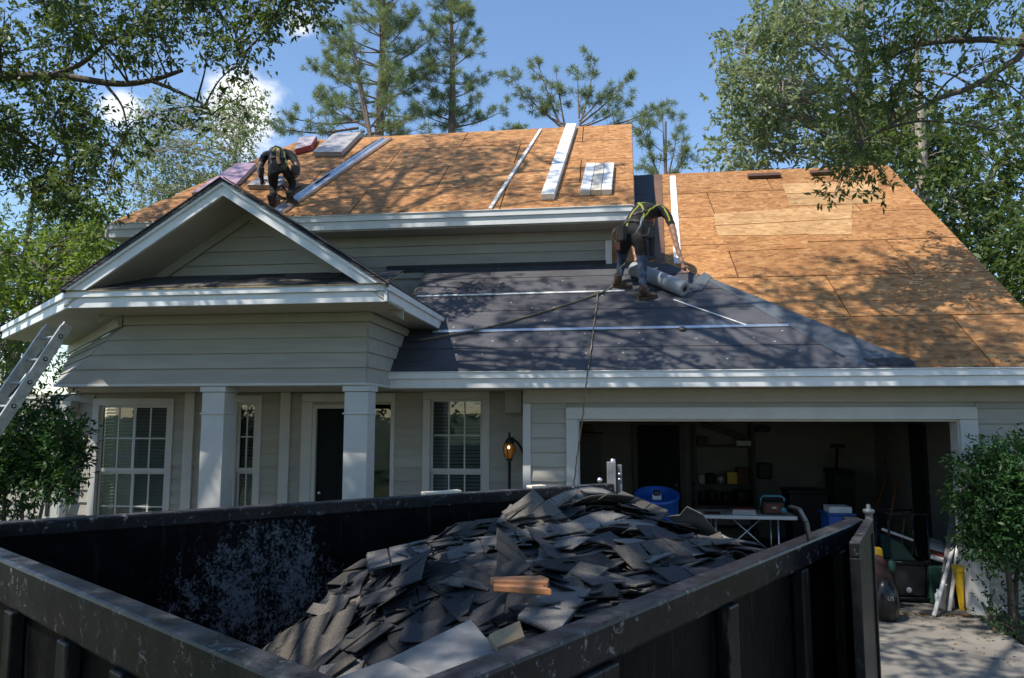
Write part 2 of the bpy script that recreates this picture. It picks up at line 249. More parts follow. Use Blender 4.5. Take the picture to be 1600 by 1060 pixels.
# ------------------------------------------------------------------ mesh helpers
class MB:
    def __init__(s): s.v = []; s.f = []
    def add(s, vs, fs):
        o = len(s.v); s.v += [tuple(v) for v in vs]; s.f += [tuple(i + o for i in f) for f in fs]; return s
    def hexa(s, a, b):   # two quads a, b (4 points each) as opposite faces
        return s.add(list(a) + list(b), [(3, 2, 1, 0), (4, 5, 6, 7), (0, 1, 5, 4), (1, 2, 6, 5), (2, 3, 7, 6), (3, 0, 4, 7)])
    def box(s, x0, x1, y0, y1, z0, z1):
        return s.hexa([(x0, y0, z0), (x1, y0, z0), (x1, y1, z0), (x0, y1, z0)], [(x0, y0, z1), (x1, y0, z1), (x1, y1, z1), (x0, y1, z1)])
    def beam(s, p, q, w, h, up=(0, 0, 1), off=(0, 0)):   # w across, h along up
        p, q = Vector(p), Vector(q); d = (q - p).normalized(); r = d.cross(Vector(up)).normalized(); u = r.cross(d).normalized()
        c = [(-w / 2, -h / 2), (w / 2, -h / 2), (w / 2, h / 2), (-w / 2, h / 2)]
        A = [p + r * (a + off[0]) + u * (b + off[1]) for a, b in c]; B = [q + r * (a + off[0]) + u * (b + off[1]) for a, b in c]
        return s.hexa(A, B)
    def prism(s, pts, vec):
        n = len(pts); vec = Vector(vec); a = [Vector(p) for p in pts]; b = [p + vec for p in a]
        return s.add(a + b, [tuple(reversed(range(n))), tuple(range(n, 2 * n))] + [(i, (i + 1) % n, n + (i + 1) % n, n + i) for i in range(n)])
    def tube(s, pts, rad, seg=8, cap=True):
        pts = [Vector(p) for p in pts]; n = len(pts)
        if not hasattr(rad, '__len__'): rad = [rad] * n
        vs = []; ref = None
        for i, p in enumerate(pts):
            d = (pts[min(i + 1, n - 1)] - pts[max(i - 1, 0)])
            d = d.normalized() if d.length > 1e-9 else Vector((0, 0, 1))
            if ref is None: ref = d.orthogonal().normalized()
            ref = (ref - d * ref.dot(d)); ref = ref.normalized() if ref.length > 1e-6 else d.orthogonal().normalized()
            b = d.cross(ref)
            for k in range(seg):
                a = 2 * math.pi * k / seg; vs.append(p + (ref * math.cos(a) + b * math.sin(a)) * rad[i])
        fs = [(i * seg + k, i * seg + (k + 1) % seg, (i + 1) * seg + (k + 1) % seg, (i + 1) * seg + k) for i in range(n - 1) for k in range(seg)]
        if cap: fs += [tuple(reversed(range(seg))), tuple(range((n - 1) * seg, n * seg))]
        return s.add(vs, fs)
    def lathe(s, c, prof, seg=20, ax=(0, 0, 1)):   # prof: (radius, height)
        ax = Vector(ax).normalized(); r = ax.orthogonal().normalized(); b = ax.cross(r); c = Vector(c); vs = []
        for (R, h) in prof:
            for k in range(seg):
                a = 2 * math.pi * k / seg; vs.append(c + ax * h + (r * math.cos(a) + b * math.sin(a)) * R)
        n = len(prof)
        return s.add(vs, [(i * seg + k, i * seg + (k + 1) % seg, (i + 1) * seg + (k + 1) % seg, (i + 1) * seg + k) for i in range(n - 1) for k in range(seg)])
    def ell(s, c, rx, ry, rz, seg=12, rings=8, rot=None):
        vs = []; c = Vector(c)
        for i in range(rings + 1):
            th = math.pi * i / rings
            for k in range(seg):
                a = 2 * math.pi * k / seg; v = Vector((rx * math.sin(th) * math.cos(a), ry * math.sin(th) * math.sin(a), rz * math.cos(th)))
                if rot: v = rot @ v
                vs.append(c + v)
        return s.add(vs, [(i * seg + k, (i + 1) * seg + k, (i + 1) * seg + (k + 1) % seg, i * seg + (k + 1) % seg) for i in range(rings) for k in range(seg)])
    def build(s, name, mat, parent=None, smooth=False, bevel=0, label=None, kind=None):
        me = bpy.data.meshes.new(name); me.from_pydata(s.v, [], s.f); me.validate(); me.update()
        bm = bmesh.new(); bm.from_mesh(me); bmesh.ops.recalc_face_normals(bm, faces=bm.faces); bm.to_mesh(me); bm.free()
        if mat: me.materials.append(mat if not isinstance(mat, str) else M[mat])
        if smooth: me.polygons.foreach_set('use_smooth', [True] * len(me.polygons))
        o = bpy.data.objects.new(name, me); COL.objects.link(o)
        if parent: link(o, parent)
        if bevel: b = o.modifiers.new('bevel', 'BEVEL'); b.width = bevel; b.segments = 2; b.limit_method = 'ANGLE'
        if label: o['label'] = label
        if kind: o['kind'] = kind
        return o
def link(o, parent):
    o.parent = parent; o.matrix_parent_inverse = parent_inv(parent); return o
def parent_inv(p):
    m = Matrix.Identity(4); q = p
    chain = []
    while q: chain.append(q); q = q.parent
    for q in reversed(chain): m = m @ (q.matrix_parent_inverse if q.parent else Matrix.Identity(4)) @ q.matrix_basis
    return m.inverted()
def tag(o, label, cat, group=None, kind=None):
    o['label'] = label; o['category'] = cat
    if group: o['group'] = group
    if kind: o['kind'] = kind
    return o
def thing(name, label, cat, loc=(0, 0, 0), group=None):
    o = bpy.data.objects.new(name, None); COL.objects.link(o); o.location = loc; o.empty_display_size = .2
    return tag(o, label, cat, group)
def box(name, mat, parent, *b, bevel=0, **k): return MB().box(*b).build(name, mat, parent, bevel=bevel, **k)
def clip(poly, inside_poly):   # 2D convex clip
    def side(p, a, b): return (b[0] - a[0]) * (p[1] - a[1]) - (b[1] - a[1]) * (p[0] - a[0])
    outp = list(poly); n = len(inside_poly)
    for i in range(n):
        a, b = inside_poly[i], inside_poly[(i + 1) % n]; inp = outp; outp = []
        for j in range(len(inp)):
            p, q = inp[j], inp[(j + 1) % len(inp)]; sp, sq = side(p, a, b), side(q, a, b)
            if sp >= 0: outp.append(p)
            if (sp >= 0) != (sq >= 0):
                t = sp / (sp - sq); outp.append((p[0] + (q[0] - p[0]) * t, p[1] + (q[1] - p[1]) * t))
        if not outp: return []
    return outp
def area(p): return abs(sum(p[i][0] * p[(i + 1) % len(p)][1] - p[(i + 1) % len(p)][0] * p[i][1] for i in range(len(p)))) / 2
def structure(name, mb, mat): o = mb.build(name, mat); o['kind'] = 'structure'; return o

# ------------------------------------------------------------------ ground
g = MB(); g.add([(-900, -900, -.02), (900, -900, -.02), (900, 1500, -.02), (-900, 1500, -.02)], [(0, 1, 2, 3)]); structure('ground', g, 'lawn')
g = MB(); g.prism([(-1.6, -14, -.02), (4.15, -14, -.02), (4.15, 8.3, -.02), (4.42, 9.28, -.02), (-1.6, 9.28, -.02)], (0, 0, .02)); structure('driveway', g, 'concrete')
g = MB(); g.prism([(4.17, 3, -.02), (9, 3, -.02), (9, 9.28, -.02), (4.45, 9.28, -.02), (4.2, 8.3, -.02)], (0, 0, .035)); structure('planting_bed', g, 'mulch')
g = MB(); g.prism([(-12, 3, -.02), (-4.2, 3, -.02), (-4.2, 8.0, -.02), (-12, 8.0, -.02)], (0, 0, .03)); structure('planting_bed', g, 'mulch')
g = MB(); g.prism([(-60, -16, -.02), (60, -16, -.02), (60, -22, -.02), (-60, -22, -.02)], (0, 0, .012)); structure('road', g, simple('asphalt', (.05, .05, .05), .9, .2, 6, .3, rand=0))

# ------------------------------------------------------------------ house
H = thing('house', 'beige lap-sided house with stripped plywood roofs and a front gable porch', 'house', (0, 9.3, 0))
def board_panel(A, B, z0, z1, mat='siding', A2=None, B2=None, t0=.028, t1=.004, nrm=None, parent=H, name='siding_board'):
    """lap board from A to B (2D points); A2,B2 the ends at the top edge; the wall faces nrm"""
    A, B = Vector((A[0], A[1])), Vector((B[0], B[1])); A2 = Vector((A2[0], A2[1])) if A2 else A; B2 = Vector((B2[0], B2[1])) if B2 else B
    n = nrm if nrm else Vector((B - A).normalized()[1::-1]) * Vector((1, -1))
    n = Vector((n[0], n[1]))
    def P(p, z, d): return (p.x + n.x * d, p.y + n.y * d, z)
    mb = MB(); mb.hexa([P(A, z0, -.004), P(B, z0, -.004), P(B, z0, t0), P(A, z0, t0)], [P(A2, z1, -.004), P(B2, z1, -.004), P(B2, z1, t1), P(A2, z1, t1)])
    return mb.build(name, mat, parent)
def lap(A, B, z0, z1, ex, mat='siding', cuts=(), nrm=(0, -1), lo=None, hi=None):
    """courses of boards along A-B; cuts: (u0,u1,zlo,zhi) openings in metres along A-B"""
    A, B = Vector(A), Vector(B); L = (B - A).length; d = (B - A) / L; z = z0
    while z < z1 - .02:
        zt = min(z + ex, z1); iv = [(0, L)]
        for (u0, u1, c0, c1) in cuts:
            if min(zt, c1) - max(z, c0) > .25 * (zt - z):
                nv = []
                for a, b in iv:
                    if u0 > a + .02: nv.append((a, min(b, u0)))
                    if u1 < b - .02: nv.append((max(a, u1), b))
                iv = [i for i in nv if i[1] - i[0] > .03]
        for a, b in iv:
            c_ = a + random.uniform(1.0, max(1.01, b - a - .8)) if b - a > 2.4 else None
            for p_, q_ in (((a, c_ - .002), (c_ + .002, b)) if c_ else ((a, b),)): board_panel(A + d * p_, A + d * q_, z, zt + .006, mat, nrm=nrm)
        z += ex
# --- garage walls
EX = .184
box('wall', 'siding', H, -1.03, -.34, 9.32, 9.45, 0, 2.64); box('wall', 'siding', H, 4.19, 5.15, 9.32, 9.45, 0, 2.64); box('wall', 'siding', H, -.34, 4.19, 9.32, 9.45, 2.25, 2.64)
lap((-.95, 9.32), (-.49, 9.32), 0, 2.46, EX); lap((4.395, 9.32), (5.07, 9.32), 0, 2.46, EX)
box('corner_board', 'trim', H, -1.045, -.945, 9.28, 9.38, 0, 2.46, bevel=.004); box('corner_board', 'trim', H, 5.065, 5.165, 9.28, 9.38, 0, 2.46, bevel=.004)
box('frieze_board', 'frieze', H, -1.045, 5.165, 9.275, 9.318, 2.465, 2.638, bevel=.004)
box('garage_casing', 'trim', H, -.49, -.343, 9.27, 9.345, 0, 2.255, bevel=.005); box('garage_casing', 'trim', H, 4.193, 4.395, 9.27, 9.345, 0, 2.255, bevel=.005)
box('garage_casing', 'trim', H, -.49, 4.395, 9.268, 9.345, 2.258, 2.405, bevel=.005)
box('garage_jamb', 'trim', H, -.342, -.325, 9.30, 9.50, 0, 2.25); box('garage_jamb', 'trim', H, 4.175, 4.192, 9.30, 9.50, 0, 2.25); box('garage_jamb', 'soffit', H, -.325, 4.175, 9.30, 9.50, 2.232, 2.256)
lap((-1.03, 9.40), (-1.03, 10.1), 0, 2.6, EX, nrm=(-1, 0)); box('wall', 'siding', H, -1.02, -.93, 9.46, 10.25, 0, 2.62)
# garage inside
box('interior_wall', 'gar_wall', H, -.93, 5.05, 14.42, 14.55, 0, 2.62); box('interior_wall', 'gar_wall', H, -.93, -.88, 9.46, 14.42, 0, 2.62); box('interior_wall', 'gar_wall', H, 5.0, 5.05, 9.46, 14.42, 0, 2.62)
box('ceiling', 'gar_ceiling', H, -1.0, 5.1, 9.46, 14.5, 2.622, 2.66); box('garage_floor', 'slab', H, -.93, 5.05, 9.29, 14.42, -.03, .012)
idr = box('inner_door', 'door', H, .62, 1.42, 14.37, 14.415, 0, 2.12, bevel=.004)
box('door_casing', 'gar_ceiling', H, .52, .618, 14.36, 14.418, 0, 2.12); box('door_casing', 'gar_ceiling', H, 1.422, 1.52, 14.36, 14.418, 0, 2.12); box('door_casing', 'gar_ceiling', H, .52, 1.52, 14.355, 14.418, 2.123, 2.22)
MB().ell((1.34, 14.33, .98), .03, .03, .03).build('handle', 'metal', idr, True)
# --- lower roof structure
def slope_prism(poly, plane, h0, h1):   # poly of (X,Y) on plane
    P0, n = plane
    def z(x, y): return P0.z + .75 * (y - P0.y)
    a = [Vector((x, y, z(x, y))) + n * h0 for x, y in poly]
    return MB().prism(a, n * (h1 - h0))
GPOLY = [(-2.86, 8.85), (5.30, 8.85), (5.62, 14.72), (-2.86, 14.72)]
slope_prism(GPOLY, GAR, -.10, -.032).build('roof_deck', 'felt_black', H)
def sheathing(poly, plane, x0, y0, rows, cols, lx, ly, skip=None, mat='osb'):
    g = .009
    for r in range(rows):
        for c in range(-1, cols):
            xa = x0 + c * lx + (lx / 2 if r % 2 else 0); ya = y0 + r * ly
            q = clip([(xa + g, ya + g), (xa + lx - g, ya + g), (xa + lx - g, ya + ly - g), (xa + g, ya + ly - g)], poly)
            if len(q) < 3 or area(q) < .03 or (skip and skip(q)): continue
            slope_prism(q, plane, -.03, random.uniform(-.0015, .0015)).build('sheathing_panel', mat, H)
LY = 1.22 * .8
sheathing([(-2.86, 8.86), (5.30, 8.86), (5.62, 14.72), (-2.86, 14.72)], GAR, -2.9, 8.86, 7, 5, 2.44, LY, skip=lambda q: max(p[1] for p in q) > 11.4 and max(p[0] for p in q) < .1)
for a in ([(1115, 335), (1332, 320), (1330, 342), (1118, 353)], [(1118, 354), (1332, 343), (1330, 367), (1122, 369)], [(1222, 288), (1372, 284), (1372, 299), (1228, 303)], [(1228, 304), (1374, 300), (1380, 318), (1234, 322)], [(1130, 372), (1262, 366), (1262, 388), (1136, 394)]):
    pts = [onG(*q) for q in reversed(a)]; slope_prism([(p.x, p.y) for p in pts], GAR, .003, .008).build('patch_panel', 'osb_new' if a[0][1] < 370 else 'osb', H, label='newer pale plywood patch')
# dark felt in lapped courses
DARK = [(-2.84, 8.845), (3.57, 8.845), (1.48, 10.80), (.92, 11.30), (-2.84, 11.30)]
ys = [8.845, 9.27, 9.66, 10.08, 10.52, 10.93, 11.32]
for i in range(6):
    q = clip([(-3, ys[i]), (4, ys[i]), (4, ys[i + 1] + .05), (-3, ys[i + 1] + .05)], DARK)
    # each course rides over the one below it
    P0, n = GAR; zz = lambda x, y, h: Vector((x, y, P0.z + .75 * (y - P0.y))) + n * h
    lo = [zz(x, y, .012 if (y - ys[i]) < .2 else .003) for x, y in q]; MB().prism(lo, n * .006).build('underlayment_sheet', 'felt', H)
def strip_g(pts, h0, h1, name, mat, parent=H, label=None):
    q = [onG(*p) for p in pts]
    if area([(p.x, p.y) for p in q]) and sum((q[(i + 1) % len(q)].x - q[i].x) * (q[(i + 1) % len(q)].y + q[i].y) for i in range(len(q))) > 0: q = q[::-1]
    return slope_prism([(p.x, p.y) for p in q], GAR, h0, h1).build(name, mat, parent, label=label)
strip_g([(1085, 428), (1112, 437), (1432, 568), (1375, 573), (1340, 572)], .016, .020, 'flashing_strip', 'felt_flash')
strip_g([(1345, 563), (1420, 561), (1430, 573), (1372, 573.5)], .021, .024, 'flashing_strip', 'felt_black')
strip_g([(992, 276), (1021, 274), (1023, 404), (993, 415)], .012, .017, 'flashing_strip', 'felt_black'); strip_g([(1021.6, 274), (1034, 274), (1039, 414), (1023.6, 414)], .010, .014, 'flashing_strip', 'felt_brown')
strip_g([(1070, 517), (1112, 500), (1168, 512)], .0165, .019, 'underlayment_patch', 'felt_flash')
strip_g([(1100, 428), (1112, 434), (1096, 456), (1080, 458), (1085, 440)], .021, .026, 'underlayment_flap', 'felt_flash')
# eave of the garage
def fascia(p, q, zt, hc, hb, out_n, name='fascia_board', drip=True):
    p, q, o = Vector(p), Vector(q), Vector((*out_n, 0)).normalized()
    up = Vector((0, 0, 1))
    def bar(z0, z1, d0, d1, nm, mt): MB().hexa([v + o * d + up * z0 for v, d in ((p, d0), (q, d0), (q, d1), (p, d1))], [v + o * d + up * z1 for v, d in ((p, d0), (q, d0), (q, d1), (p, d1))]).build(nm, mt, H, bevel=.003)
    bar(zt - hc - hb, zt - hc - .002, -.03, 0, name, 'white'); bar(zt - hc, zt, -.03, .028, 'crown_board', 'white')
    if drip: bar(zt + .001, zt + .014, -.05, .042, 'drip_edge', 'white')
fascia((-2.84, 8.85, 0), (5.33, 8.85, 0), 2.835, .075, .115, (0, -1))
box('fascia_board', 'white', H, -2.845, -2.80, 8.81, 8.92, 2.74, 2.856, bevel=.004)
box('soffit_panel', 'soffit', H, -1.04, 5.32, 8.852, 9.32, 2.641, 2.66); box('soffit_panel', 'soffit', H, -2.84, -1.045, 8.852, 10.1, 2.641, 2.66)
# --- porch back wall, windows, door
BY = 10.1
def bx(px, py=700): return onY(px, py, BY).x
WIN = [(-7.66, -6.35, .45, 2.56), (-5.46, -4.97, .45, 2.60), (-2.56, -1.60, .45, 2.64)]
DOOR = (-4.20, -3.20, 0, 2.45)
cuts = []
for (a, b, z0, z1) in WIN + [(-4.36, -2.97, 0, 2.62)]: cuts.append((a + 8.15, b + 8.15, z0, z1))
lap((-8.15, BY), (-1.045, BY), .1, 2.62, EX, 'siding', cuts)
xs = [-8.15, -7.58, -6.43, -5.40, -5.03, -4.14, -3.02, -2.46, -1.70, -.93]
for i in range(0, 9, 2): box('wall', 'siding', H, xs[i], xs[i + 1], BY + .006, BY + .15, 0, 2.64)
for a, b, zt, zb in ((-7.58, -6.43, 2.48, .55), (-5.40, -5.03, 2.52, .55), (-4.14, -3.02, 2.46, 0), (-2.46, -1.70, 2.56, .55)):
    box('wall', 'siding', H, a, b, BY + .006, BY + .15, zt, 2.64)
    if zb: box('wall', 'siding', H, a, b, BY + .006, BY + .15, 0, zb)
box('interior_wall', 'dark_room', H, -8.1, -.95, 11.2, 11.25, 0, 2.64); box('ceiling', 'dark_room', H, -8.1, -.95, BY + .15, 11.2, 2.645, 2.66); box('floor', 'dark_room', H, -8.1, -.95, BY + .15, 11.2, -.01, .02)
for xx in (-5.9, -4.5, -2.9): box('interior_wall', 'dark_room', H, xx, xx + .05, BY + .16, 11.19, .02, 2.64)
def window(x0, x1, z0, z1, cols, tilt=0):
    w = MB(); c = .105
    for b in ((x0, x0 + c, BY - .035, BY + .03, z0, z1 - c), (x1 - c, x1, BY - .035, BY + .03, z0, z1 - c), (x0, x1, BY - .037, BY + .03, z1 - c + .002, z1), (x0 - .03, x1 + .03, BY - .07, BY + .03, z0 - .05, z0 - .002)): w.box(*b)
    wo = w.build('window', 'trim', H, bevel=.004)
    a, b, lo, hi = x0 + c, x1 - c, z0, z1 - c; mid = (lo + hi) / 2 + .02
    for (zb, zt, y) in ((mid, hi, BY + .02), (lo, mid, BY + .045)):
        f = .035
        s = MB(); s.box(a, a + f, y, y + .03, zb, zt); s.box(b - f, b, y, y + .03, zb, zt); s.box(a + f, b - f, y, y + .03, zt - f, zt); s.box(a + f, b - f, y, y + .03, zb, zb + f + .015); s.build('sash', 'trim', wo)
        for k in range(1, cols):
            xk = a + f + (b - a - 2 * f) * k / cols; wk = .011 if not (cols == 4 and k == 2) else .022
            box('muntin', 'trim', wo, xk - wk, xk + wk, y + .004, y + .022, zb + f + .016, zt - f - .001)
        if cols > 1:
            for k in range(cols):
                xa = a + f + (b - a - 2 * f) * k / cols; xb = a + f + (b - a - 2 * f) * (k + 1) / cols
                box('muntin', 'trim', wo, xa + .013, xb - .013, y + .005, y + .021, (zb + zt) / 2 - .01, (zb + zt) / 2 + .01)
        box('pane', 'glass', wo, a + f - .003, b - f + .003, y + .012, y + .016, zb + f, zt - f)
    bl = MB(); z = lo + .02
    while z < hi - .03:
        bl.add([(a + .01, BY + .10, z), (b - .01, BY + .10, z), (b - .01, BY + .138, z + .018 + tilt), (a + .01, BY + .138, z + .018 + tilt)], [(0, 1, 2, 3)]); z += .05
    o = bl.build('blind', 'blind', wo); o['kind'] = 'stuff'
    rl = MB().box(a - .02, b + .02, BY + .152, BY + .16, lo - .02, hi + .02)
    return wo
window(*WIN[0], 4, .026); window(*WIN[1], 2, .024); window(*WIN[2], 3, .02)
# door surround
box('door_casing', 'trim', H, -4.36, -4.20, BY - .035, BY + .03, 0, 2.50, bevel=.004); box('door_casing', 'trim', H, -3.03, -2.97, BY - .035, BY + .03, 0, 2.50, bevel=.004); box('door_casing', 'trim', H, -4.36, -2.97, BY - .037, BY + .03, 2.503, 2.62, bevel=.004)
dl = box('front_door', 'door', H, -4.14, -3.42, BY + .03, BY + .075, .03, 2.40)
for z0 in (.25, 1.05, 1.75): box('door_panel', 'door', dl, -4.04, -3.83, BY + .022, BY + .03, z0, z0 + .55, bevel=.006); box('door_panel', 'door', dl, -3.73, -3.52, BY + .022, BY + .03, z0, z0 + .55, bevel=.006)
MB().ell((-4.08, BY - .0, 1.02), .032, .032, .032).build('handle', 'metal', dl, True); MB().ell((-4.08, BY + .01, 1.2), .025, .02, .025).build('deadbolt', 'metal', dl, True)
box('door_jamb', 'trim', H, -4.199, -4.145, BY - .02, BY + .09, 0, 2.46); box('door_jamb', 'trim', H, -3.415, -3.34, BY - .02, BY + .09, 0, 2.46); box('door_jamb', 'trim', H, -4.145, -3.415, BY - .02, BY + .09, 2.405, 2.46)
sdl = box('sidelight', 'white', H, -3.338, -3.30, BY - .01, BY + .06, 0, 2.46); box('pane', 'glass', sdl, -3.298, -3.035, BY + .03, BY + .035, .1, 2.4)
for pxx in (296, 446):
    x = bx(pxx); box('corner_board', 'trim', H, x - .075, x + .075, BY - .055, BY - .02, 0, 2.64, bevel=.004)
x = bx(112, 700); MB().tube([(x, BY - .12, 0), (x, BY - .12, 2.25), (x, BY - .05, 2.4)], .05, 10).build('downspout', 'white', H, True)
box('downspout_bracket', 'trim', H, x - .09, x + .09, BY - .19, BY - .02, 2.36, 2.52, bevel=.006)
box('floor', 'slab', H, -8.2, -1.05, 8.0, BY, 0, .12)
# side wall pieces at the far left
box('wall', 'siding', H, -9.6, -8.16, 10.62, 10.75, 0, 2.64); lap((-9.6, 10.62), (-8.16, 10.62), 0, 2.6, EX); box('corner_board', 'trim', H, -8.75, -8.64, 10.57, 10.60, 0, 2.6)
# --- porch entablature
PY = 8.0
def K(z): return -6.57 + (z - 2.65) * (.87 / .75)
XR = -2.70; z = 2.68; i = 0
while z < 3.36:
    zt = min(z + .175, 3.375); a, b = K(z), K(zt)
    board_panel((a, PY), (XR, PY), z, zt + .004, 'siding', A2=(b, PY), B2=(XR, PY), nrm=(0, -1))
    e = lambda k: (lambda s: (k - s, PY + s))(max(.02, min(3.4, (k + 6.58) / .24)))
    board_panel(e(a), (a, PY), z, zt + .004, 'siding', A2=e(b), B2=(b, PY), nrm=(-.7071, -.7071))
    board_panel((XR, PY), (XR, 9.8), z, zt + .004, 'siding', nrm=(1, 0)); z += .175
bk = MB().prism([(-6.5, PY + .012, 2.66), (XR - .012, PY + .012, 2.66), (XR - .012, PY + .012, 3.5), (-5.62, PY + .012, 3.5)], (0, .12, 0)); bk.build('wall', 'siding', H)
box('wall', 'siding', H, XR - .13, XR - .014, PY + .135, 9.8, 2.66, 3.5)
box('sill_board', 'trim', H, -6.6, XR + .03, PY - .03, PY + .2, 2.648, 2.679, bevel=.004); box('sill_board', 'trim', H, XR - .17, XR + .03, PY + .201, 8.83, 2.648, 2.679, bevel=.004)
box('frieze_board', 'frieze', H, -5.72, XR + .045, PY - .045, PY - .002, 3.382, 3.488, bevel=.003); box('frieze_board', 'frieze', H, XR + .002, XR + .045, PY, 9.85, 3.382, 3.488, bevel=.003)
MB().hexa([(-5.74, PY - .04, 3.36), (-9.1, PY + 3.32, 3.36), (-9.13, PY + 3.29, 3.36), (-5.77, PY - .07, 3.36)], [(-5.74, PY - .04, 3.488), (-9.1, PY + 3.32, 3.488), (-9.13, PY + 3.29, 3.488), (-5.77, PY - .07, 3.488)]).build('frieze_board', 'frieze', H)
# porch ceiling
MB().prism([(-8.1, BY, 2.645), (-6.6, PY + .2, 2.645), (XR - .2, PY + .2, 2.645), (XR - .2, 8.84, 2.645), (-2.86, 8.84, 2.645), (-2.86, BY, 2.645)], (0, 0, .02)).build('porch_ceiling', 'soffit', H)
# soffit and fascia
MB().prism([(-5.93, 7.33, 3.492), (-2.28, 7.33, 3.492), (-2.28, 9.9, 3.492), (-2.64, 9.9, 3.492), (-2.64, PY + .05, 3.492), (-5.7, PY + .05, 3.492), (-9.0, PY + 3.35, 3.492), (-9.30, 10.14, 3.492)], (0, 0, .02)).build('soffit_panel', 'soffit', H)
fascia((-5.95, 7.30, 0), (-2.25, 7.30, 0), 3.68, .07, .115, (0, -1), drip=False)
fascia((-2.25, 7.272, 0), (-2.25, 9.95, 0), 3.68, .07, .115, (1, 0), drip=False)
fascia((-9.32, 10.13, 0), (-5.95, 7.30, 0), 3.68, .07, .115, (-.643, -.766), drip=False)
# gable
GX, GZ, GP = -4.12, 4.89, .645
xl, xr = -5.97, -2.24
zs = lambda x: GZ - GP * abs(x - GX)
for (xa, tag_) in ((xl, 0), (xr, 1)):
    q = [(GX, 7.21, GZ), (xa, 7.21, zs(xa)), (xa, 11.28, zs(xa)), (GX, 11.28, GZ)]
    MB().prism([Vector(p) + Vector((0, 0, -.035)) for p in q], (0, 0, .03)).build('roof_deck', 'felt_black', H)
    MB().prism([Vector(p) + Vector((.02 if tag_ else -.02, 0, -.003)) for p in q], (0, 0, .016)).build('underlayment_sheet', 'felt_black', H)
    # rake: crown over board, mitred at the ridge
    e = .06 if tag_ else -.06
    for (y0, y1, d0, d1, nm) in ((7.225, 7.262, .006, .072, 'crown_board'), (7.25, 7.285, .073, .185, 'rake_board')):
        pg = [(GX, GZ - d0), (xa, zs(xa) - d0), (xa, zs(xa) - d1), (GX, GZ - d1)]; pg = pg if sum((pg[(i + 1) % 4][0] - pg[i][0]) * (pg[(i + 1) % 4][1] + pg[i][1]) for i in range(4)) < 0 else pg[::-1]
        pg = clip(pg, [(-20, 3.688), (20, 3.688), (20, 9), (-20, 9)]); MB().prism([(x, y0, z) for x, z in pg], (0, y1 - y0, 0)).build(nm, 'white', H)
    MB().hexa([(GX, 7.287, GZ - .165), (xa, 7.287, zs(xa) - .165), (xa, 7.287, zs(xa) - .185), (GX, 7.287, GZ - .185)], [(GX, 7.93, GZ - .165), (xa, 7.93, zs(xa) - .165), (xa, 7.93, zs(xa) - .185), (GX, 7.93, GZ - .185)]).build('soffit_panel', 'soffit', H)
    # inner frieze under the soffit
    MB().hexa([(GX, 7.86, GZ - .186), (xa, 7.86, zs(xa) - .186), (xa, 7.86, zs(xa) - .30), (GX, 7.86, GZ - .30)], [(GX, 7.895, GZ - .186), (xa, 7.895, zs(xa) - .186), (xa, 7.895, zs(xa) - .30), (GX, 7.895, GZ - .30)]).build('frieze_board', 'frieze', H)
MB().prism([(xl + .3, 7.92, 3.7), (xr - .3, 7.92, 3.7), (GX, 7.92, 4.72)], (0, .1, 0)).build('wall', 'siding_bounce', H)
z = 3.90
while z < 4.66:
    zt = min(z + .165, 4.68); h0 = max(.02, (GZ - .2 - z) / GP); h1 = max(.01, (GZ - .2 - zt) / GP)
    board_panel((GX - h0, 7.92), (GX + h0, 7.92), z, zt + .004, 'siding_bounce', A2=(GX - h1, 7.92), B2=(GX + h1, 7.92), nrm=(0, -1)); z += .165
# pent roof at the gable foot
for k in range(4):
    y0, y1 = 7.262 + k * .16, 7.262 + (k + 1) * .16 + .02; zz0, zz1 = 3.70 + .4 * (y0 - 7.26), 3.70 + .4 * (y1 - 7.26)
    x0 = -5.93
    while x0 < -2.26:
        x1 = min(x0 + random.choice((.3, .33, .36)), -2.25)
        MB().hexa([(x0 + .004, y0, zz0 - .012 + random.uniform(0, .004)), (x1 - .004, y0, zz0 - .012), (x1 - .004, y1, zz1 - .018), (x0 + .004, y1, zz1 - .018)], [(x0 + .004, y0, zz0), (x1 - .004, y0, zz0), (x1 - .004, y1, zz1 - .006), (x0 + .004, y1, zz1 - .006)]).build('shingle', random.choice(('shingle_blue', 'shingle_blue', 'shingle_brown')), H); x0 = x1
MB().prism([(-5.94, 7.26, 3.675), (-2.26, 7.26, 3.675), (-2.26, 7.91, 3.92), (-5.94, 7.91, 3.92)], (0, 0, .012)).build('roof_deck', 'tanboard', H)
box('flashing_strip', 'white', H, -5.5, -2.75, 7.885, 7.905, 3.90, 3.945); 
MB().prism([(-5.97, 7.3, 3.685), (-5.97, 11.28, 3.70), (-9.30, 11.28, 3.70), (-9.30, 10.13, 3.685)], (0, 0, .02)).build('roof_deck', 'felt_black', H)
# --- columns
for (xa, xb, za) in ((-4.70, -4.42, 2.647), (-2.96, -2.68, 2.647)):
    c = MB().box(xa, xb, PY + .01, PY + .29, .12, za - .07).build('porch_column', 'trim', H, bevel=.006)
    MB().box(xa - .02, xb + .02, PY - .01, PY + .31, za - .068, za - .001).build('capital', 'trim', c, bevel=.006)
    MB().box(xa - .016, xb + .016, PY - .006, PY + .306, za - .33, za - .31).build('band', 'trim', c, bevel=.004)
    MB().box(xa - .02, xb + .02, PY - .01, PY + .31, .121, .30).build('plinth', 'trim', c, bevel=.006)
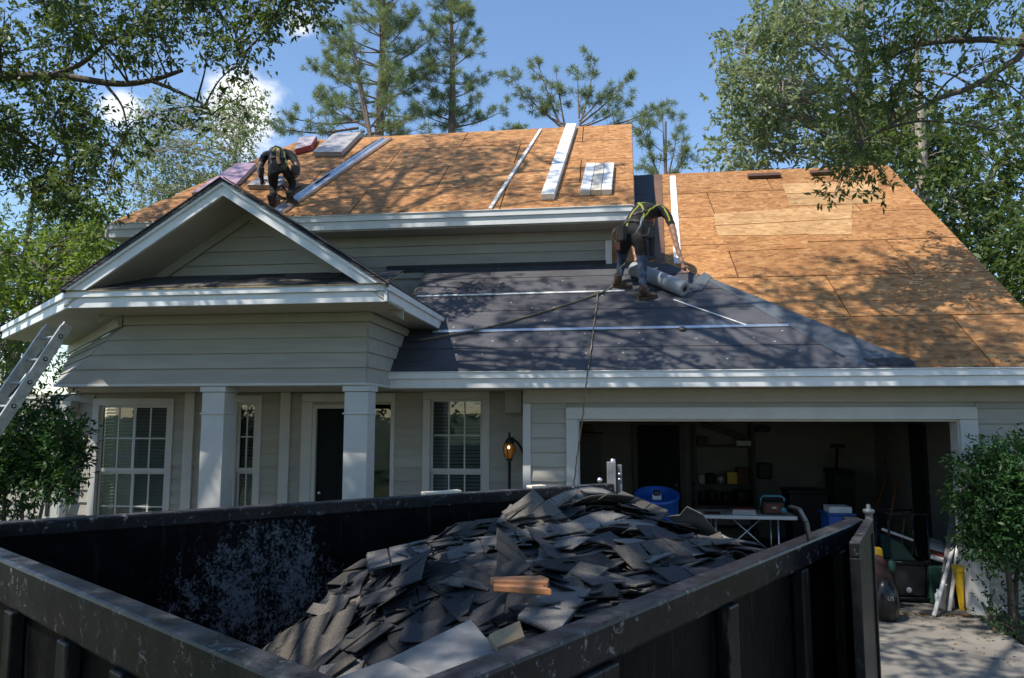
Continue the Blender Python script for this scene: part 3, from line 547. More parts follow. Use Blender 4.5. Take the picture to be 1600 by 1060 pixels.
# --- upper storey
UY = 11.3
box('wall', 'siding', H, -8.05, .1, UY + .012, UY + .15, 2.7, 5.24); lap((-8.05, UY), (.05, UY), 4.52, 5.05, .19)
box('corner_board', 'white', H, .045, .145, UY - .035, UY + .1, 4.5, 5.05, bevel=.004)
box('frieze_board', 'frieze', H, -8.05, .16, UY - .04, UY + .01, 5.053, 5.215, bevel=.004); box('soffit_panel', 'soffit', H, -8.1, .44, 10.83, UY + .2, 5.217, 5.235)
MB().box(-3.5, .05, UY - .045, UY - .02, 4.62, 4.73).build('flashing_strip', 'felt_black', H)
fascia((-8.17, 10.80, 0), (.46, 10.80, 0), 5.452, .085, .13, (0, -1)); fascia((-8.17, 14.0, 0), (-8.17, 10.772, 0), 5.452, .085, .13, (-1, 0))
UPOLY = [(-8.2, 10.76), (.48, 10.76), (.63, 14.58), (-6.56, 14.58)]
slope_prism(UPOLY, UPR, -.10, -.032).build('roof_deck', 'felt_black', H)
sheathing(UPOLY, UPR, -8.9, 10.765, 4, 5, 2.44, LY)
MB().prism([(-8.2, 10.76, 5.40), (-6.56, 14.58, 8.27), (-8.2, 18.4, 5.40)], (.03, 0, -.05)).build('roof_deck', 'osb', H)
MB().prism([(-8.2, 18.4, 5.40), (-6.56, 14.58, 8.27), (.63, 14.58, 8.27), (.48, 18.4, 5.40)], (0, 0, -.05)).build('roof_deck', 'osb', H)
MB().prism([(.12, 11.45, 5.3), (.12, 17.7, 5.3), (.12, 14.58, 8.1)], (-.1, 0, 0)).build('wall', 'siding', H); box('wall', 'siding', H, .02, .12, 11.46, 17.8, 4.6, 5.3)
MB().hexa([(.46, 10.77, 5.30), (.61, 14.58, 8.16), (.61, 14.58, 8.26), (.46, 10.77, 5.405)], [(.49, 10.77, 5.30), (.64, 14.58, 8.16), (.64, 14.58, 8.26), (.49, 10.77, 5.405)]).build('rake_board', 'trim', H)
MB().hexa([(.13, 11.2, 5.50), (.13, 14.58, 8.05), (.13, 14.58, 8.02), (.13, 11.2, 5.47)], [(.47, 11.2, 5.50), (.60, 14.58, 8.05), (.60, 14.58, 8.02), (.47, 11.2, 5.47)]).build('soffit_panel', 'soffit', H)
# back of the house and of the garage roof
MB().prism([(.1, 14.72, 7.22), (5.62, 14.72, 7.22), (5.3, 20.4, 2.9), (.1, 20.4, 2.9)], (0, 0, -.05)).build('roof_deck', 'osb', H)
box('wall', 'siding', H, 5.02, 5.15, 9.46, 19.9, 0, 2.9); box('wall', 'siding', H, -8.05, 5.0, 17.7, 17.85, 0, 5.2); box('wall', 'siding', H, -8.05, -7.93, 11.46, 17.7, 0, 5.2)
MB().prism([(5.1, 9.46, 2.95), (5.1, 19.9, 2.95), (5.1, 14.72, 6.95)], (-.1, 0, 0)).build('wall', 'siding', H)
MB().hexa([(5.29, 8.86, 2.72), (5.61, 14.72, 7.09), (5.61, 14.72, 7.21), (5.29, 8.86, 2.83)], [(5.32, 8.86, 2.72), (5.64, 14.72, 7.09), (5.64, 14.72, 7.21), (5.32, 8.86, 2.83)]).build('rake_board', 'white', H)

# ------------------------------------------------------------------ things lying on the roofs
def slab_on(pts, plane, h, t, name, mat, label, cat, group=None, bevel=.003):
    """a flat slab whose outline was read off the photo, lying on a roof plane"""
    f = onG if plane is GAR else onU
    q = [f(*p) for p in pts]
    if sum((q[(i + 1) % len(q)].x - q[i].x) * (q[(i + 1) % len(q)].y + q[i].y) for i in range(len(q))) > 0: q = q[::-1]
    return tag(slope_prism([(p.x, p.y) for p in q], plane, h, h + t).build(name, mat, None, bevel=bevel), label, cat, group)
def bar_on(a, b, plane, w, t, h, name, mat, label, cat, group=None, bevel=.003):
    f = onG if plane is GAR else onU
    p, q = f(*a), f(*b); n = plane[1]
    return tag(MB().beam(p + n * (h + t / 2), q + n * (h + t / 2), w, t, n).build(name, mat, None, bevel=bevel), label, cat, group)
# long aluminium channel
ch = thing('metal_channel', 'long shiny aluminium channel sloping down the upper roof beside the crouched worker', 'metal channel', onU(440, 330))
p, q = onU(436, 332, .012), onU(606, 217, .012); n = UPR[1]; d = (q - p).normalized(); r = d.cross(n)
MB().beam(p, q, .20, .012, n).build('web', 'metal', ch); MB().beam(p + r * .10 + n * .02, q + r * .10 + n * .02, .012, .055, n).build('flange', 'metal', ch); MB().beam(p - r * .10 + n * .02, q - r * .10 + n * .02, .012, .055, n).build('flange', 'metal', ch)
bar_on((845, 204), (766, 328), UPR, .055, .03, .004, 'lath', 'lath', 'thin pale lath running down the upper roof left of the wide plank', 'lath')
bar_on((893, 201), (856, 313), UPR, .21, .10, .004, 'plank', 'lath', 'wide whitewashed plank lying down the slope of the upper roof', 'plank', bevel=.006)
sq = thing('board_stack', 'square pale pack of three boards on the right end of the upper roof', 'board stack', onU(932, 290))
for k in range(3):
    a, b = k / 3, (k + 1) / 3; l = lambda p, q, t: (p[0] + (q[0] - p[0]) * t, p[1] + (q[1] - p[1]) * t)
    pts = [l((906, 306), (956, 305), a + .01), l((906, 306), (956, 305), b - .01), l((916, 263), (960, 262), b - .01), l((916, 263), (960, 262), a + .01)]
    qq = [onU(*p) for p in pts]; slope_prism([(p.x, p.y) for p in qq], UPR, .003, .09 + random.uniform(0, .006)).build('board', 'plank' if k == 1 else 'lath', sq, bevel=.004)
def bundle(pts, t, top, side, label, wraps=2):
    qq = [onU(*p) for p in pts]
    if sum((qq[(i + 1) % 4].x - qq[i].x) * (qq[(i + 1) % 4].y + qq[i].y) for i in range(4)) > 0: qq = qq[::-1]
    th = thing('shingle_bundle', label, 'bundle', sum(qq, Vector()) / 4, 'bundles of roofing on the upper roof')
    pl = [(p.x, p.y) for p in qq]; c = (sum(p[0] for p in pl) / 4, sum(p[1] for p in pl) / 4); sh = [(c[0] + (p[0] - c[0]) * .985, c[1] + (p[1] - c[1]) * .985) for p in pl]
    slope_prism(sh, UPR, .004, t - .014).build('stack', side, th, bevel=.01); slope_prism(pl, UPR, t - .013, t).build('wrapper', top, th, bevel=.005)
bundle([(462, 243), (470, 224), (497, 221), (488, 236)], .13, 'bundle', 'bundle_red', 'pale topped bundle with a red side behind the crouched worker')
bundle([(490, 246), (522, 217), (566, 214), (535, 246)], .11, 'bundle_grey', 'bundle_grey', 'grey wrapped bundle lying near the ridge between rope and worker')
bundle([(300, 309), (372, 262), (402, 262), (366, 300)], .09, 'bundle_pink', 'bundle_grey', 'long pink wrapped bundle above the peak of the front gable')
bundle([(388, 297), (408, 283), (446, 283), (440, 298)], .10, 'bundle_grey', 'bundle_grey', 'short grey bundle lying between the legs of the crouched worker')
bar_on((1059, 413), (1051, 276), GAR, .115, .014, .004, 'lath', 'lath', 'white nailed lath standing up the garage roof beside the dark felt strip', 'lath')
lt = bpy.data.objects[-1] if False else None
for k in range(9):
    f = k / 8; p = onG(1058.6 - 7.2 * f + random.uniform(-2, 2), 405 - 124 * f, .0185)
    MB().lathe(p - GAR[1] * .0005, [(.0, 0), (.013, .0), (.013, .003), (0, .004)], 8, GAR[1]).build('nail', 'black', [o for o in COL.objects if o.name.startswith('lath')][-1])
bar_on((652, 465), (976, 456.5), GAR, .045, .012, .015, 'lath', 'lath', 'upper white batten lying across the dark felt roof', 'batten')
bar_on((676, 520.5), (1232, 510.5), GAR, .06, .012, .016, 'lath', 'metal', 'long silvery batten lying across the dark felt roof, lower of the two', 'batten')
bar_on((1052, 471), (1166, 511), GAR, .022, .012, .021, 'lath', 'lath', 'short thin stick lying aslant on the felt right of the standing worker', 'stick')
for a, b, lb in (((1168, 279), (1219, 277), 'brown ridge vent piece left on the ridge above the pale patch'), ((1266, 274), (1302, 272), 'shorter brown ridge vent piece half hidden by the hanging leaves')):
    p, q = onG(*a), onG(*b); t = thing('ridge_vent', lb, 'vent', p); nn = GAR[1]
    MB().beam(p + nn * .035, q + nn * .035, .14, .06, nn).build('body', 'clay', t, bevel=.015); MB().beam(p + nn * .07, q + nn * .07, .16, .012, nn).build('cap', 'clay', t, bevel=.004)
cn = MB()
for k in range(80):
    yy_ = random.choice(ys[1:]) + random.choice((.06, -.25, -.12)); xx_ = random.uniform(-2.2, 3.2); p = Vector((xx_, yy_, GAR[0].z + .75 * (yy_ - GAR[0].y))) + GAR[1] * .012
    if len(clip([(xx_ - .03, yy_ - .03), (xx_ + .03, yy_ - .03), (xx_ + .03, yy_ + .03), (xx_ - .03, yy_ + .03)], DARK)) == 4: cn.lathe(p, [(.014, 0), (.013, .005), (0, .006)], 7, GAR[1])
cn.build('cap_nails', 'bundle_grey', H, kind='stuff')
nl = MB()
for r_ in range(7):
    for k in range(60):
        for pl, x0_, x1_, y0_ in ((GAR, .3, 5.2, 8.95), (UPR, -6.5, .4, 10.9)):
            yy_ = y0_ + r_ * LY * (.5 if pl is UPR else 1) + random.choice((0, .0, .4)) ; xx_ = x0_ + (x1_ - x0_) * k / 59
            if pl is GAR and xx_ < 3.6 - 1.1 * (yy_ - 8.85) + .1 or yy_ > 14.4: continue
            p = Vector((xx_, yy_, pl[0].z + .75 * (yy_ - pl[0].y))) + pl[1] * .0035; nl.lathe(p, [(.010, 0), (.009, .002), (0, .0025)], 5, pl[1])
nl.build('nail_heads', 'clay', H, kind='stuff')
# knot of metal on the batten
p = onG(1066, 514, .03); MB().lathe(p, [(.02, -.02), (.045, -.015), (.05, .0), (.035, .02), (0, .025)], 10, GAR[1]).build('roof_cap', 'leather', None, True); tag(bpy.data.objects['roof_cap'], 'small dark round cap stuck on the silvery batten', 'cap')
# roll of underlayment
ra, rb = onG(998, 424, .115), onG(1070, 452, .115); ax = (rb - ra).normalized(); ra = ra - ax * .12
roll = thing('underlayment_roll', 'grey roll of roofing underlayment held by the worker on the felt', 'roll', rb)
prof = [(.045, 0), (.108, 0), (.112, .006)] + [(.112, (rb - ra).length * k / 8) for k in range(1, 8)] + [(.112, (rb - ra).length - .006), (.108, (rb - ra).length), (.045, (rb - ra).length), (.045, 0)]
MB().lathe(ra, prof, 28, ax).build('sheet_roll', 'roll_grey', roll, True); MB().lathe(ra, [(.030, .0), (.044, .0), (.044, (rb - ra).length + .004), (.030, (rb - ra).length + .004), (.030, 0)], 20, ax).build('core', 'clay', roll, True)
def curve_pts(ctrl, n=8):
    c = [Vector(p) for p in ctrl]; c = [c[0] * 2 - c[1]] + c + [c[-1] * 2 - c[-2]]; o = []
    for i in range(1, len(c) - 2):
        for k in range(n):
            t = k / n; a, b, d, e = c[i - 1], c[i], c[i + 1], c[i + 2]
            o.append(.5 * ((2 * b) + (d - a) * t + (2 * a - 5 * b + 4 * d - e) * t * t + (3 * b - a - 3 * d + e) * t ** 3))
    o.append(c[-2]); return o
def rope(name, ctrl, r, mat, label, cat='rope'):
    pts = curve_pts(ctrl, 12); pts = [p + Vector((random.gauss(0, .003), random.gauss(0, .003), 0)) for p in pts]
    return tag(MB().tube(pts, r, 7).build(name, mat, None, True), label, cat)
rope('safety_rope', [onG(966, 425, .20), onG(960, 444, .05), onG(938, 458, .03), onG(860, 484, .03), onG(760, 512, .035), onG(700, 524, .04), onG(655, 532, .03)], .013, 'rope', 'tan safety rope running from the worker along the felt to the porch roof')
rope('hanging_rope', [onG(934, 456, .04), onG(932, 480, .03), onG(925, 530, .03), onG(920, 572, .035), Vector((onY(918, 585, 8.78).x, 8.785, 2.83)), onY(912, 640, 8.74), onY(905, 690, 8.74), onY(897, 752, 8.76), onY(893, 800, 8.8)], .009, 'rope', 'tan rope hanging over the garage eave in front of the opening')
for nm in range(1): MB().ell(onG(934, 458, .045), .045, .03, .03, 8, 6).build('knot', 'rope', bpy.data.objects['hanging_rope'], True)
rope('lifeline', [onU(470, 297, .03), onU(500, 282, .03), onU(540, 252, .04), onU(578, 226, .04), onU(590, 219, .03)], .014, 'rope_dark', 'dark lifeline running from the crouched worker up to the ridge')
rope('air_hose', [onU(447, 312, .03), onU(432, 302, .15), onU(440, 290, .2), onU(450, 300, .04), onU(470, 292, .02)], .013, 'rope_dark', 'dark looped hose beside the crouched worker and his right boot', 'hose')
rope('red_hose', [onU(282, 330, .02), onU(300, 313, .02), onU(330, 300, .1), onU(362, 292, .1), onU(385, 285, .02)], .013, 'leather_red', 'dark red hose lying on the left end of the upper roof', 'hose')

# ------------------------------------------------------------------ dumpster
DN, DR, DF, DL = Vector((-.52, 1.65, 0)), Vector((1.59, 4.95, 0)), Vector((.05, 7.21, 0)), Vector((-3.97, 3.92, 0))
RZ = 1.65
dn = (DF - DL).normalized(); dnn = (-dn.y, dn.x, 0)
def fl(px, py): return tuple(onP(px, py, DL, dnn))
M['steel'] = steel_paint('steel', [(fl(410, 915), 1.0, .21), (fl(480, 965), .7, .19), (fl(300, 975), .9, .16), (fl(500, 850), .8, .10), (fl(200, 900), .9, .07)]); M['rim'] = rim_paint('rim'); M['worn'] = worn_paint('worn')
DUMP = thing('dumpster', 'black scuffed open top roll-off dumpster full of torn shingles', 'dumpster', (-.8, 4.4, 0))
def dwall(A, B, ribs, rim_h=.13, ow=.10):
    d = (B - A).normalized(); o = Vector((d.y, -d.x, 0)); L = (B - A).length
    def bar(t0, t1, o0, o1, z0, z1, nm, mt, bev=.006):
        c = [A + d * t0 + o * o0, A + d * t1 + o * o0, A + d * t1 + o * o1, A + d * t0 + o * o1]
        return MB().hexa([v + Vector((0, 0, z0)) for v in c], [v + Vector((0, 0, z1)) for v in c]).build(nm, mt, DUMP, bevel=bev)
    bar(.0, L, -.045, -.005, .22, RZ - .02, 'wall_panel', 'steel', .003)
    bar(-.0, L + .0, -.06, ow - .06, RZ - rim_h, RZ, 'top_rail', 'rim', .014)
    bar(.0, L, -.05, .06, .12, .26, 'bottom_rail', 'steel')
    for t in ribs: bar(t - .05, t + .05, -.004, .055, .262, RZ - rim_h - .003, 'rib', 'worn', .008)
nr = (DR - DN).normalized(); nrn = (nr.y, -nr.x, 0)
def tnr(px): return (onP(px, 950, DN, nrn) - DN).dot(nr)
dwall(DN, DR, [.35, .9, tnr(905), tnr(1128), tnr(1245), tnr(1308), (DR - DN).length - .06], .125)
dwall(DL, DN, [.3, 1.0, 1.7, 2.35, 2.85, 3.4, (DN - DL).length - .06], .19)
dwall(DF, DL, [.2, 1.1, 2.0, 2.9, 3.8, 4.7, 5.1], .10)
MB().prism([DN + Vector((0, 0, .2)), DR + Vector((0, 0, .2)), DF + Vector((0, 0, .2)), DL + Vector((0, 0, .2))], (0, 0, .03)).build('floor_plate', 'steel', DUMP)
MB().beam(DR + Vector((0, 0, .22)), DF + Vector((0, 0, .22)), .08, .2).build('sill', 'steel', DUMP, bevel=.006)
for P_ in (DR + Vector((0, 0, 0)),): MB().beam(P_ + Vector((-.03, .02, .1)), P_ + Vector((-.03, .02, RZ + .001)), .09, .09, (1, 0, 0)).build('corner_post', 'rim', DUMP, bevel=.008)
# skids and a lower brace rail visible through the right side
MB().tube([DN + Vector((.35, .2, .28)) + Vector((nrn)) * .09, DR + Vector((-.2, -.4, .42)) + Vector((nrn)) * .09], .03, 8).build('brace_rail', 'steel', DUMP)
# swung-open door at the right corner
E_ = Vector((1.255, 3.98, 0)); gd = thing('dumpster_door', 'black scraped steel gate of the dumpster standing swung open beside the driveway', 'gate', DR)
s0 = DR + Vector((.06, -.03, 0)); d = (E_ - s0).normalized(); o = Vector((d.y, -d.x, 0))
def gbar(t0, t1, o0, o1, z0, z1, nm, mt, par=gd, bev=.006):
    c = [s0 + d * t0 + o * o0, s0 + d * t1 + o * o0, s0 + d * t1 + o * o1, s0 + d * t0 + o * o1]
    return MB().hexa([v + Vector((0, 0, z0)) for v in c], [v + Vector((0, 0, z1)) for v in c]).build(nm, mt, par, bevel=bev)
L = (E_ - s0).length
gbar(.05, L - .05, -.01, .01, .2, 1.6, 'door_panel', 'worn'); gbar(0, L, -.024, .024, 1.58, 1.655, 'frame_rail', 'rim'); gbar(0, L, -.024, .024, .14, .24, 'frame_rail', 'rim')
gbar(L - .05, L, -.025, .025, .242, 1.578, 'frame_stile', 'worn'); gbar(0, .05, -.025, .025, .242, 1.578, 'frame_stile', 'worn')
for k in (.35, .68): gbar(L * k - .03, L * k + .03, .011, .05, .25, 1.55, 'rib', 'worn')
MB().lathe(s0 + Vector((-.0, .0, 1.655)), [(.022, 0), (.022, .03), (.034, .035), (.034, .055), (.012, .06), (.012, .085), (0, .09)], 12).build('hinge_pin', 'post_grey', gd, True)
for zz in (.4, .9, 1.4): MB().lathe(s0 + o * .045 + Vector((0, 0, zz)), [(0, -.06), (.03, -.06), (.03, .06), (0, .06)], 10).build('hinge', 'steel', gd, True)
# bent hook strap over the right rail
hp = DN + nr * tnr(1250) * 1.0; hp = onZ(1250, 842, RZ); pts = [(-.055, .035), (-.05, .10), (-.02, .16)]
def hookpt(o_, z_): return Vector((hp.x, hp.y, RZ)) + Vector(nrn) * o_ + Vector((0, 0, z_))
hk = MB()
prof = [(.055, -.10), (.05, .0), (.035, .09), (.0, .155), (-.05, .165)]
for (a, b) in zip(prof, prof[1:]): hk.beam(hookpt(*a), hookpt(*b), .055, .012, Vector(nrn))
hk.build('hook_strap', 'worn', DUMP, bevel=.003)
# grey hinge post at the far corner
po = thing('hinge_post', 'grey steel latch post with bolts at the far corner of the dumpster', 'post', (DF.x, DF.y, 0))
a = onY(948, 722, 7.25); b = onY(967, 722, 7.25); zt = a.z
box('plate', 'post_grey', po, a.x, b.x - .03, 7.24, 7.30, .1, zt, bevel=.006); box('plate', 'post_grey', po, b.x - .02, b.x + .03, 7.28, 7.34, .1, zt - .03, bevel=.006)
MB().lathe((a.x + .06, 7.27, zt + .001), [(.025, 0), (.025, .025), (.0, .03)], 10).build('bolt', 'metal', po, True)
for dz in (.12, .17): MB().lathe((b.x + .0, 7.279, zt - dz), [(.0, .0), (.014, .0), (.014, .012), (0, .016)], 8, (0, -1, 0)).build('bolt', 'metal', po, True)
MB().lathe((a.x - .07, 7.2, RZ + .03), [(0, 0), (.02, .0), (.026, .02), (.02, .04), (0, .045)], 10, (0, -1, 0)).build('eye_bolt', 'metal', po, True)
# scraps along the far rail
for k, (px, w) in enumerate(((690, .34), (838, .16))):
    c = onP(px, 763 if k == 0 else 755, DL, dnn); c = Vector((c.x, c.y, RZ + .012)); tag(MB().beam(c - dn * w / 2, c + dn * w / 2, .09, .022).build('wood_scrap', 'plank', None, bevel=.004), 'pale strip of torn wood lying on the far rail of the dumpster' if k == 0 else 'small pale chip on the far rail below the garage corner', 'scrap')

# ------------------------------------------------------------------ heap of torn shingles
HP = np.array([(.08, 6.0, 1.66), (.57, 5.6, 1.44), (1.0, 4.9, 1.34), (1.35, 4.9, 1.22), (-.3, 5.6, 1.50), (-.6, 5.3, 1.43), (-.9, 5.0, 1.43), (-1.5, 4.6, 1.30), (-.5, 3.0, 1.30), (-.45, 2.0, 1.38), (.3, 3.6, 1.32), (.3, 4.6, 1.46), (-1.85, 4.1, .72), (-1.1, 3.2, 1.0), (-2.5, 3.8, .38), (-3.4, 4.0, .30), (-2.4, 5, .40), (-1.9, 5.5, .7), (.7, 6.2, .95), (-.1, 6.9, 1.1), (-.9, 6.2, 1.1), (-.3, 2.4, 1.34), (-1.3, 2.6, .72), (.9, 4.2, 1.36), (-2.0, 2.9, .40), (-.5, 4.2, 1.42), (-.9, 4.0, 1.3)])
def hz(x, y):
    x = np.asarray(x, float); y = np.asarray(y, float)
    d2 = (x[..., None] - HP[:, 0]) ** 2 + (y[..., None] - HP[:, 1]) ** 2; w = np.exp(-d2 / .22) + 1e-5 / (d2 + .05)
    z = (w * HP[:, 2]).sum(-1) / w.sum(-1)
    return z + .025 * np.sin(3.1 * x + 1.7 * y) * np.cos(2.3 * y - 1.2 * x)
def inquad(x, y, m=.1):
    P = [DN, DR, DF, DL]
    for i in range(4):
        a, b = P[i], P[(i + 1) % 4]; e = (b - a).normalized()
        if e.x * (y - a.y) - e.y * (x - a.x) < m: return False
    return True
gn = 70; us = np.linspace(.0, 1, gn); U, V = np.meshgrid(us, us)
def bil(U, V, m=.05):
    c = sum((DN, DR, DF, DL), Vector()) / 4; q = [p + (c - p).normalized() * .12 for p in (DN, DR, DF, DL)]
    return sum(np.multiply.outer(w, np.array(p)) for w, p in (((1 - U) * (1 - V), q[0]), (U * (1 - V), q[1]), (U * V, q[2]), ((1 - U) * V, q[3])))
G_ = bil(U, V); zz = hz(G_[..., 0], G_[..., 1]) - .05 + rng.normal(0, .012, U.shape); G_[..., 2] = zz
me = MB(); me.add(G_.reshape(-1, 3).tolist(), [(r * gn + c, r * gn + c + 1, (r + 1) * gn + c + 1, (r + 1) * gn + c) for r in range(gn - 1) for c in range(gn - 1)])
deb = me.build('shingle_debris', 'shingle_blue', None, True); tag(deb, 'dark rubble of broken shingles filling the dumpster', 'debris', kind='stuff')
def torn(w, h, curl, seed):
    r = random.Random(seed); nx, ny = 5, 3; top = []
    tab = r.random() < .55
    for j in range(ny + 1):
        for i in range(nx + 1):
            x = (i / nx - .5) * w; y = (j / ny - .5) * h
            if i in (0, nx): x += r.gauss(0, .03) * w
            if j in (0, ny): y += r.gauss(0, .05) * h
            z = curl[0] * (x / .5) ** 2 + curl[1] * (y / .3) ** 2 + curl[2] * x * y * 6 + r.gauss(0, .004)
            top.append((x, y, z))
    fs = []; k = nx + 1; nv = len(top)
    cells = [(i, j) for j in range(ny) for i in range(nx)]
    if r.random() < .6:
        for c in r.sample([(0, 0), (nx - 1, 0), (0, ny - 1), (nx - 1, ny - 1)], r.choice((1, 2))): cells.remove(c)
    if tab and (2, 0) in cells and r.random() < .5: cells.remove((2, 0))
    vs = top + [(x, y, z - .007) for x, y, z in top]; used = {}
    for i, j in cells:
        q = (j * k + i, j * k + i + 1, (j + 1) * k + i + 1, (j + 1) * k + i); fs.append(q); fs.append(tuple(a + nv for a in reversed(q)))
        for a, b in zip(q, q[1:] + q[:1]): used[(a, b)] = 1
    for (a, b) in list(used):
        if (b, a) not in used: fs.append((b, a, a + nv, b + nv))
    m = bpy.data.meshes.new('torn_shingle'); m.from_pydata(vs, [], fs); m.update(); return m
TORN = []
def tab_mat(nx, ny, seed):
    r = random.Random(seed); tw, th_ = r.uniform(.17, .23), r.uniform(.13, .16); cx_, cy_ = r.uniform(-.10, .12), r.uniform(-.08, .10); tx_ = r.uniform(-.25, .25); mb = MB()
    zf = lambda x, y: cx_ * x * x * 1.4 + cy_ * y * y * 3 + tx_ * x * y
    for j in range(ny):
        for i in range(nx):
            if r.random() < .12 and i in (0, nx - 1): continue
            x0, x1 = (i - nx / 2) * tw + .004, (i + 1 - nx / 2) * tw - .004; y0, y1 = (j - ny / 2) * th_, (j + 1.12 - ny / 2) * th_; e = [r.gauss(0, .008) for _ in range(8)]; l = r.gauss(0, .006) + .004
            A = [(x0 + e[0], y0 + e[1], zf(x0, y0) + .008 + l), (x1 + e[2], y0 + e[3], zf(x1, y0) + .008 + l + r.gauss(0, .006)), (x1, y1 + e[5], zf(x1, y1) - .002), (x0, y1 + e[7], zf(x0, y1) - .002)]
            mb.hexa([(x, y, z - .006) for x, y, z in A], A)
    m = bpy.data.meshes.new('torn_shingle'); m.from_pydata(mb.v, [], mb.f); m.update(); return m
KINDS_ = ('shingle_blue', 'shingle_blue', 'shingle_brown', 'shingle_blue', 'shingle_brown', 'shingle_blue', 'shingle_pale')
for s in range(28):
    if s % 2 == 0: m = tab_mat(random.choice((3, 4, 5)), random.choice((1, 2, 2)), s)
    else: m = torn(random.uniform(.30, .62), random.uniform(.24, .36), (random.uniform(-.03, .04), random.uniform(-.015, .02), random.uniform(-.04, .04)), s)
    m.materials.append(M[KINDS_[s % 7]]); TORN.append(m)
def hnormal(x, y):
    e = .06; dzx = float(hz(x + e, y) - hz(x - e, y)) / (2 * e); dzy = float(hz(x, y + e) - hz(x, y - e)) / (2 * e); return Vector((-dzx, -dzy, 1)).normalized()
cnt = 0; tries = 0
while cnt < 170 and tries < 12000:
    tries += 1
    u, v = random.random(), random.random(); p = bil(np.array(u), np.array(v)); x, y = float(p[0]), float(p[1]); z = float(hz(x, y))
    if z < .62 and random.random() < .75: continue
    if not inquad(x, y, .14): continue
    q = inpic((x, y, z))
    if not q or not (-60 < q[0] < 1660 and q[1] < 1100): continue
    n = (hnormal(x, y) + Vector((random.gauss(0, .09), random.gauss(0, .09), 0))).normalized()
    steep = random.random() < .03
    if steep: n = (n + Vector((random.gauss(0, .7), random.gauss(0, .7), 0))).normalized()
    rot = n.to_track_quat('Z', 'Y').to_matrix() @ Matrix.Rotation(random.gauss(.45, .32) if random.random() < .75 else random.uniform(0, 6.28), 3, 'Z')
    m = random.choice(TORN); sc = 1.0 if y > 3 else .85; mt = Matrix.Translation((x, y, z + random.uniform(-.015, .045) + (.06 if steep else .03))) @ rot.to_4x4() @ Matrix.Scale(sc, 4)
    if any((not inquad(w_.x, w_.y, .065)) or (w_.z > RZ - .02 and not inquad(w_.x, w_.y, .25)) for w_ in (mt @ v_.co for v_ in m.vertices)): continue
    o = bpy.data.objects.new('torn_shingle', m); COL.objects.link(o); o.matrix_basis = mt
    tag(o, 'torn dark asphalt shingle piece lying in the dumpster heap', 'shingle', 'torn shingles heaped in the dumpster'); cnt += 1
# sheets of still joined shingles sagging over the heap
def drape(cx, cy, ang, nc, nr_, lift, seed):
    r = random.Random(seed); ca, sa = math.cos(ang), math.sin(ang); tw, te = r.uniform(.19, .25), r.uniform(.12, .15); ph, am = r.uniform(0, 6), r.uniform(.008, .045); kx, ky = r.uniform(2, 6), r.uniform(2, 6); edge = r.choice((.02, .05, .10, .20))
    def P(a, b, h=0):
        x, y = cx + ca * a - sa * b, cy + sa * a + ca * b
        L_ = max(abs(a) / (nc * tw / 2), abs(b) / (nr_ * te / 2))
        return (x, y, float(hz(x, y)) + lift + am * math.sin(kx * a + ky * b + ph) + edge * max(0, L_ - .55) ** 2 + h)
    W_, H_ = nc * tw / 2, nr_ * te / 2
    for a, b in ((-W_, -H_), (W_, -H_), (W_, H_), (-W_, H_), (0, 0)):
        q = P(a, b)
        if not inquad(q[0], q[1], .10): return None
    mb = MB()
    for j in range(nr_):
        row = r.uniform(-.5, .5) * tw * .5
        for i in range(nc):
            rim_ = i in (0, nc - 1) or j in (0, nr_ - 1)
            if rim_ and r.random() < .22: continue
            x0, x1 = -W_ + i * tw + .005 + row, -W_ + (i + 1) * tw - .005 + row; y0, y1 = -H_ + j * te, -H_ + (j + 1.25) * te; lf = .010 + abs(r.gauss(0, .006)) + (abs(r.gauss(0, .02)) if rim_ else 0)
            g_ = lambda: r.gauss(0, .010)
            A = [P(x0 + g_(), y0 + g_(), lf), P((x0 + x1) / 2, y0 + g_(), lf + r.gauss(0, .004)), P(x1 + g_(), y0 + g_(), lf), P(x1, y1, -.002), P((x0 + x1) / 2, y1, -.002), P(x0, y1, -.002)]
            B_ = [(x, y, z - .008) for x, y, z in A]
            A = [Vector(q) for q in A]; B_ = [Vector(q) for q in B_]; mb.add(A + B_, [(0, 1, 4, 5), (1, 2, 3, 4), (11, 10, 7, 6), (10, 9, 8, 7), (0, 6, 7, 1), (1, 7, 8, 2), (2, 8, 9, 3), (5, 11, 6, 0)])
    nx_, ny_ = nc, nr_; vs = [P(-W_ * .96 + 2 * .96 * W_ * i / nx_ + r.gauss(0, .012), -H_ * .95 + 2 * .95 * H_ * j / ny_ + r.gauss(0, .012), -.006) for j in range(ny_ + 1) for i in range(nx_ + 1)]
    mb.add(vs, [(j * (nx_ + 1) + i, j * (nx_ + 1) + i + 1, (j + 1) * (nx_ + 1) + i + 1, (j + 1) * (nx_ + 1) + i) for j in range(ny_) for i in range(nx_)])
    return mb
cnt = 0; tries = 0
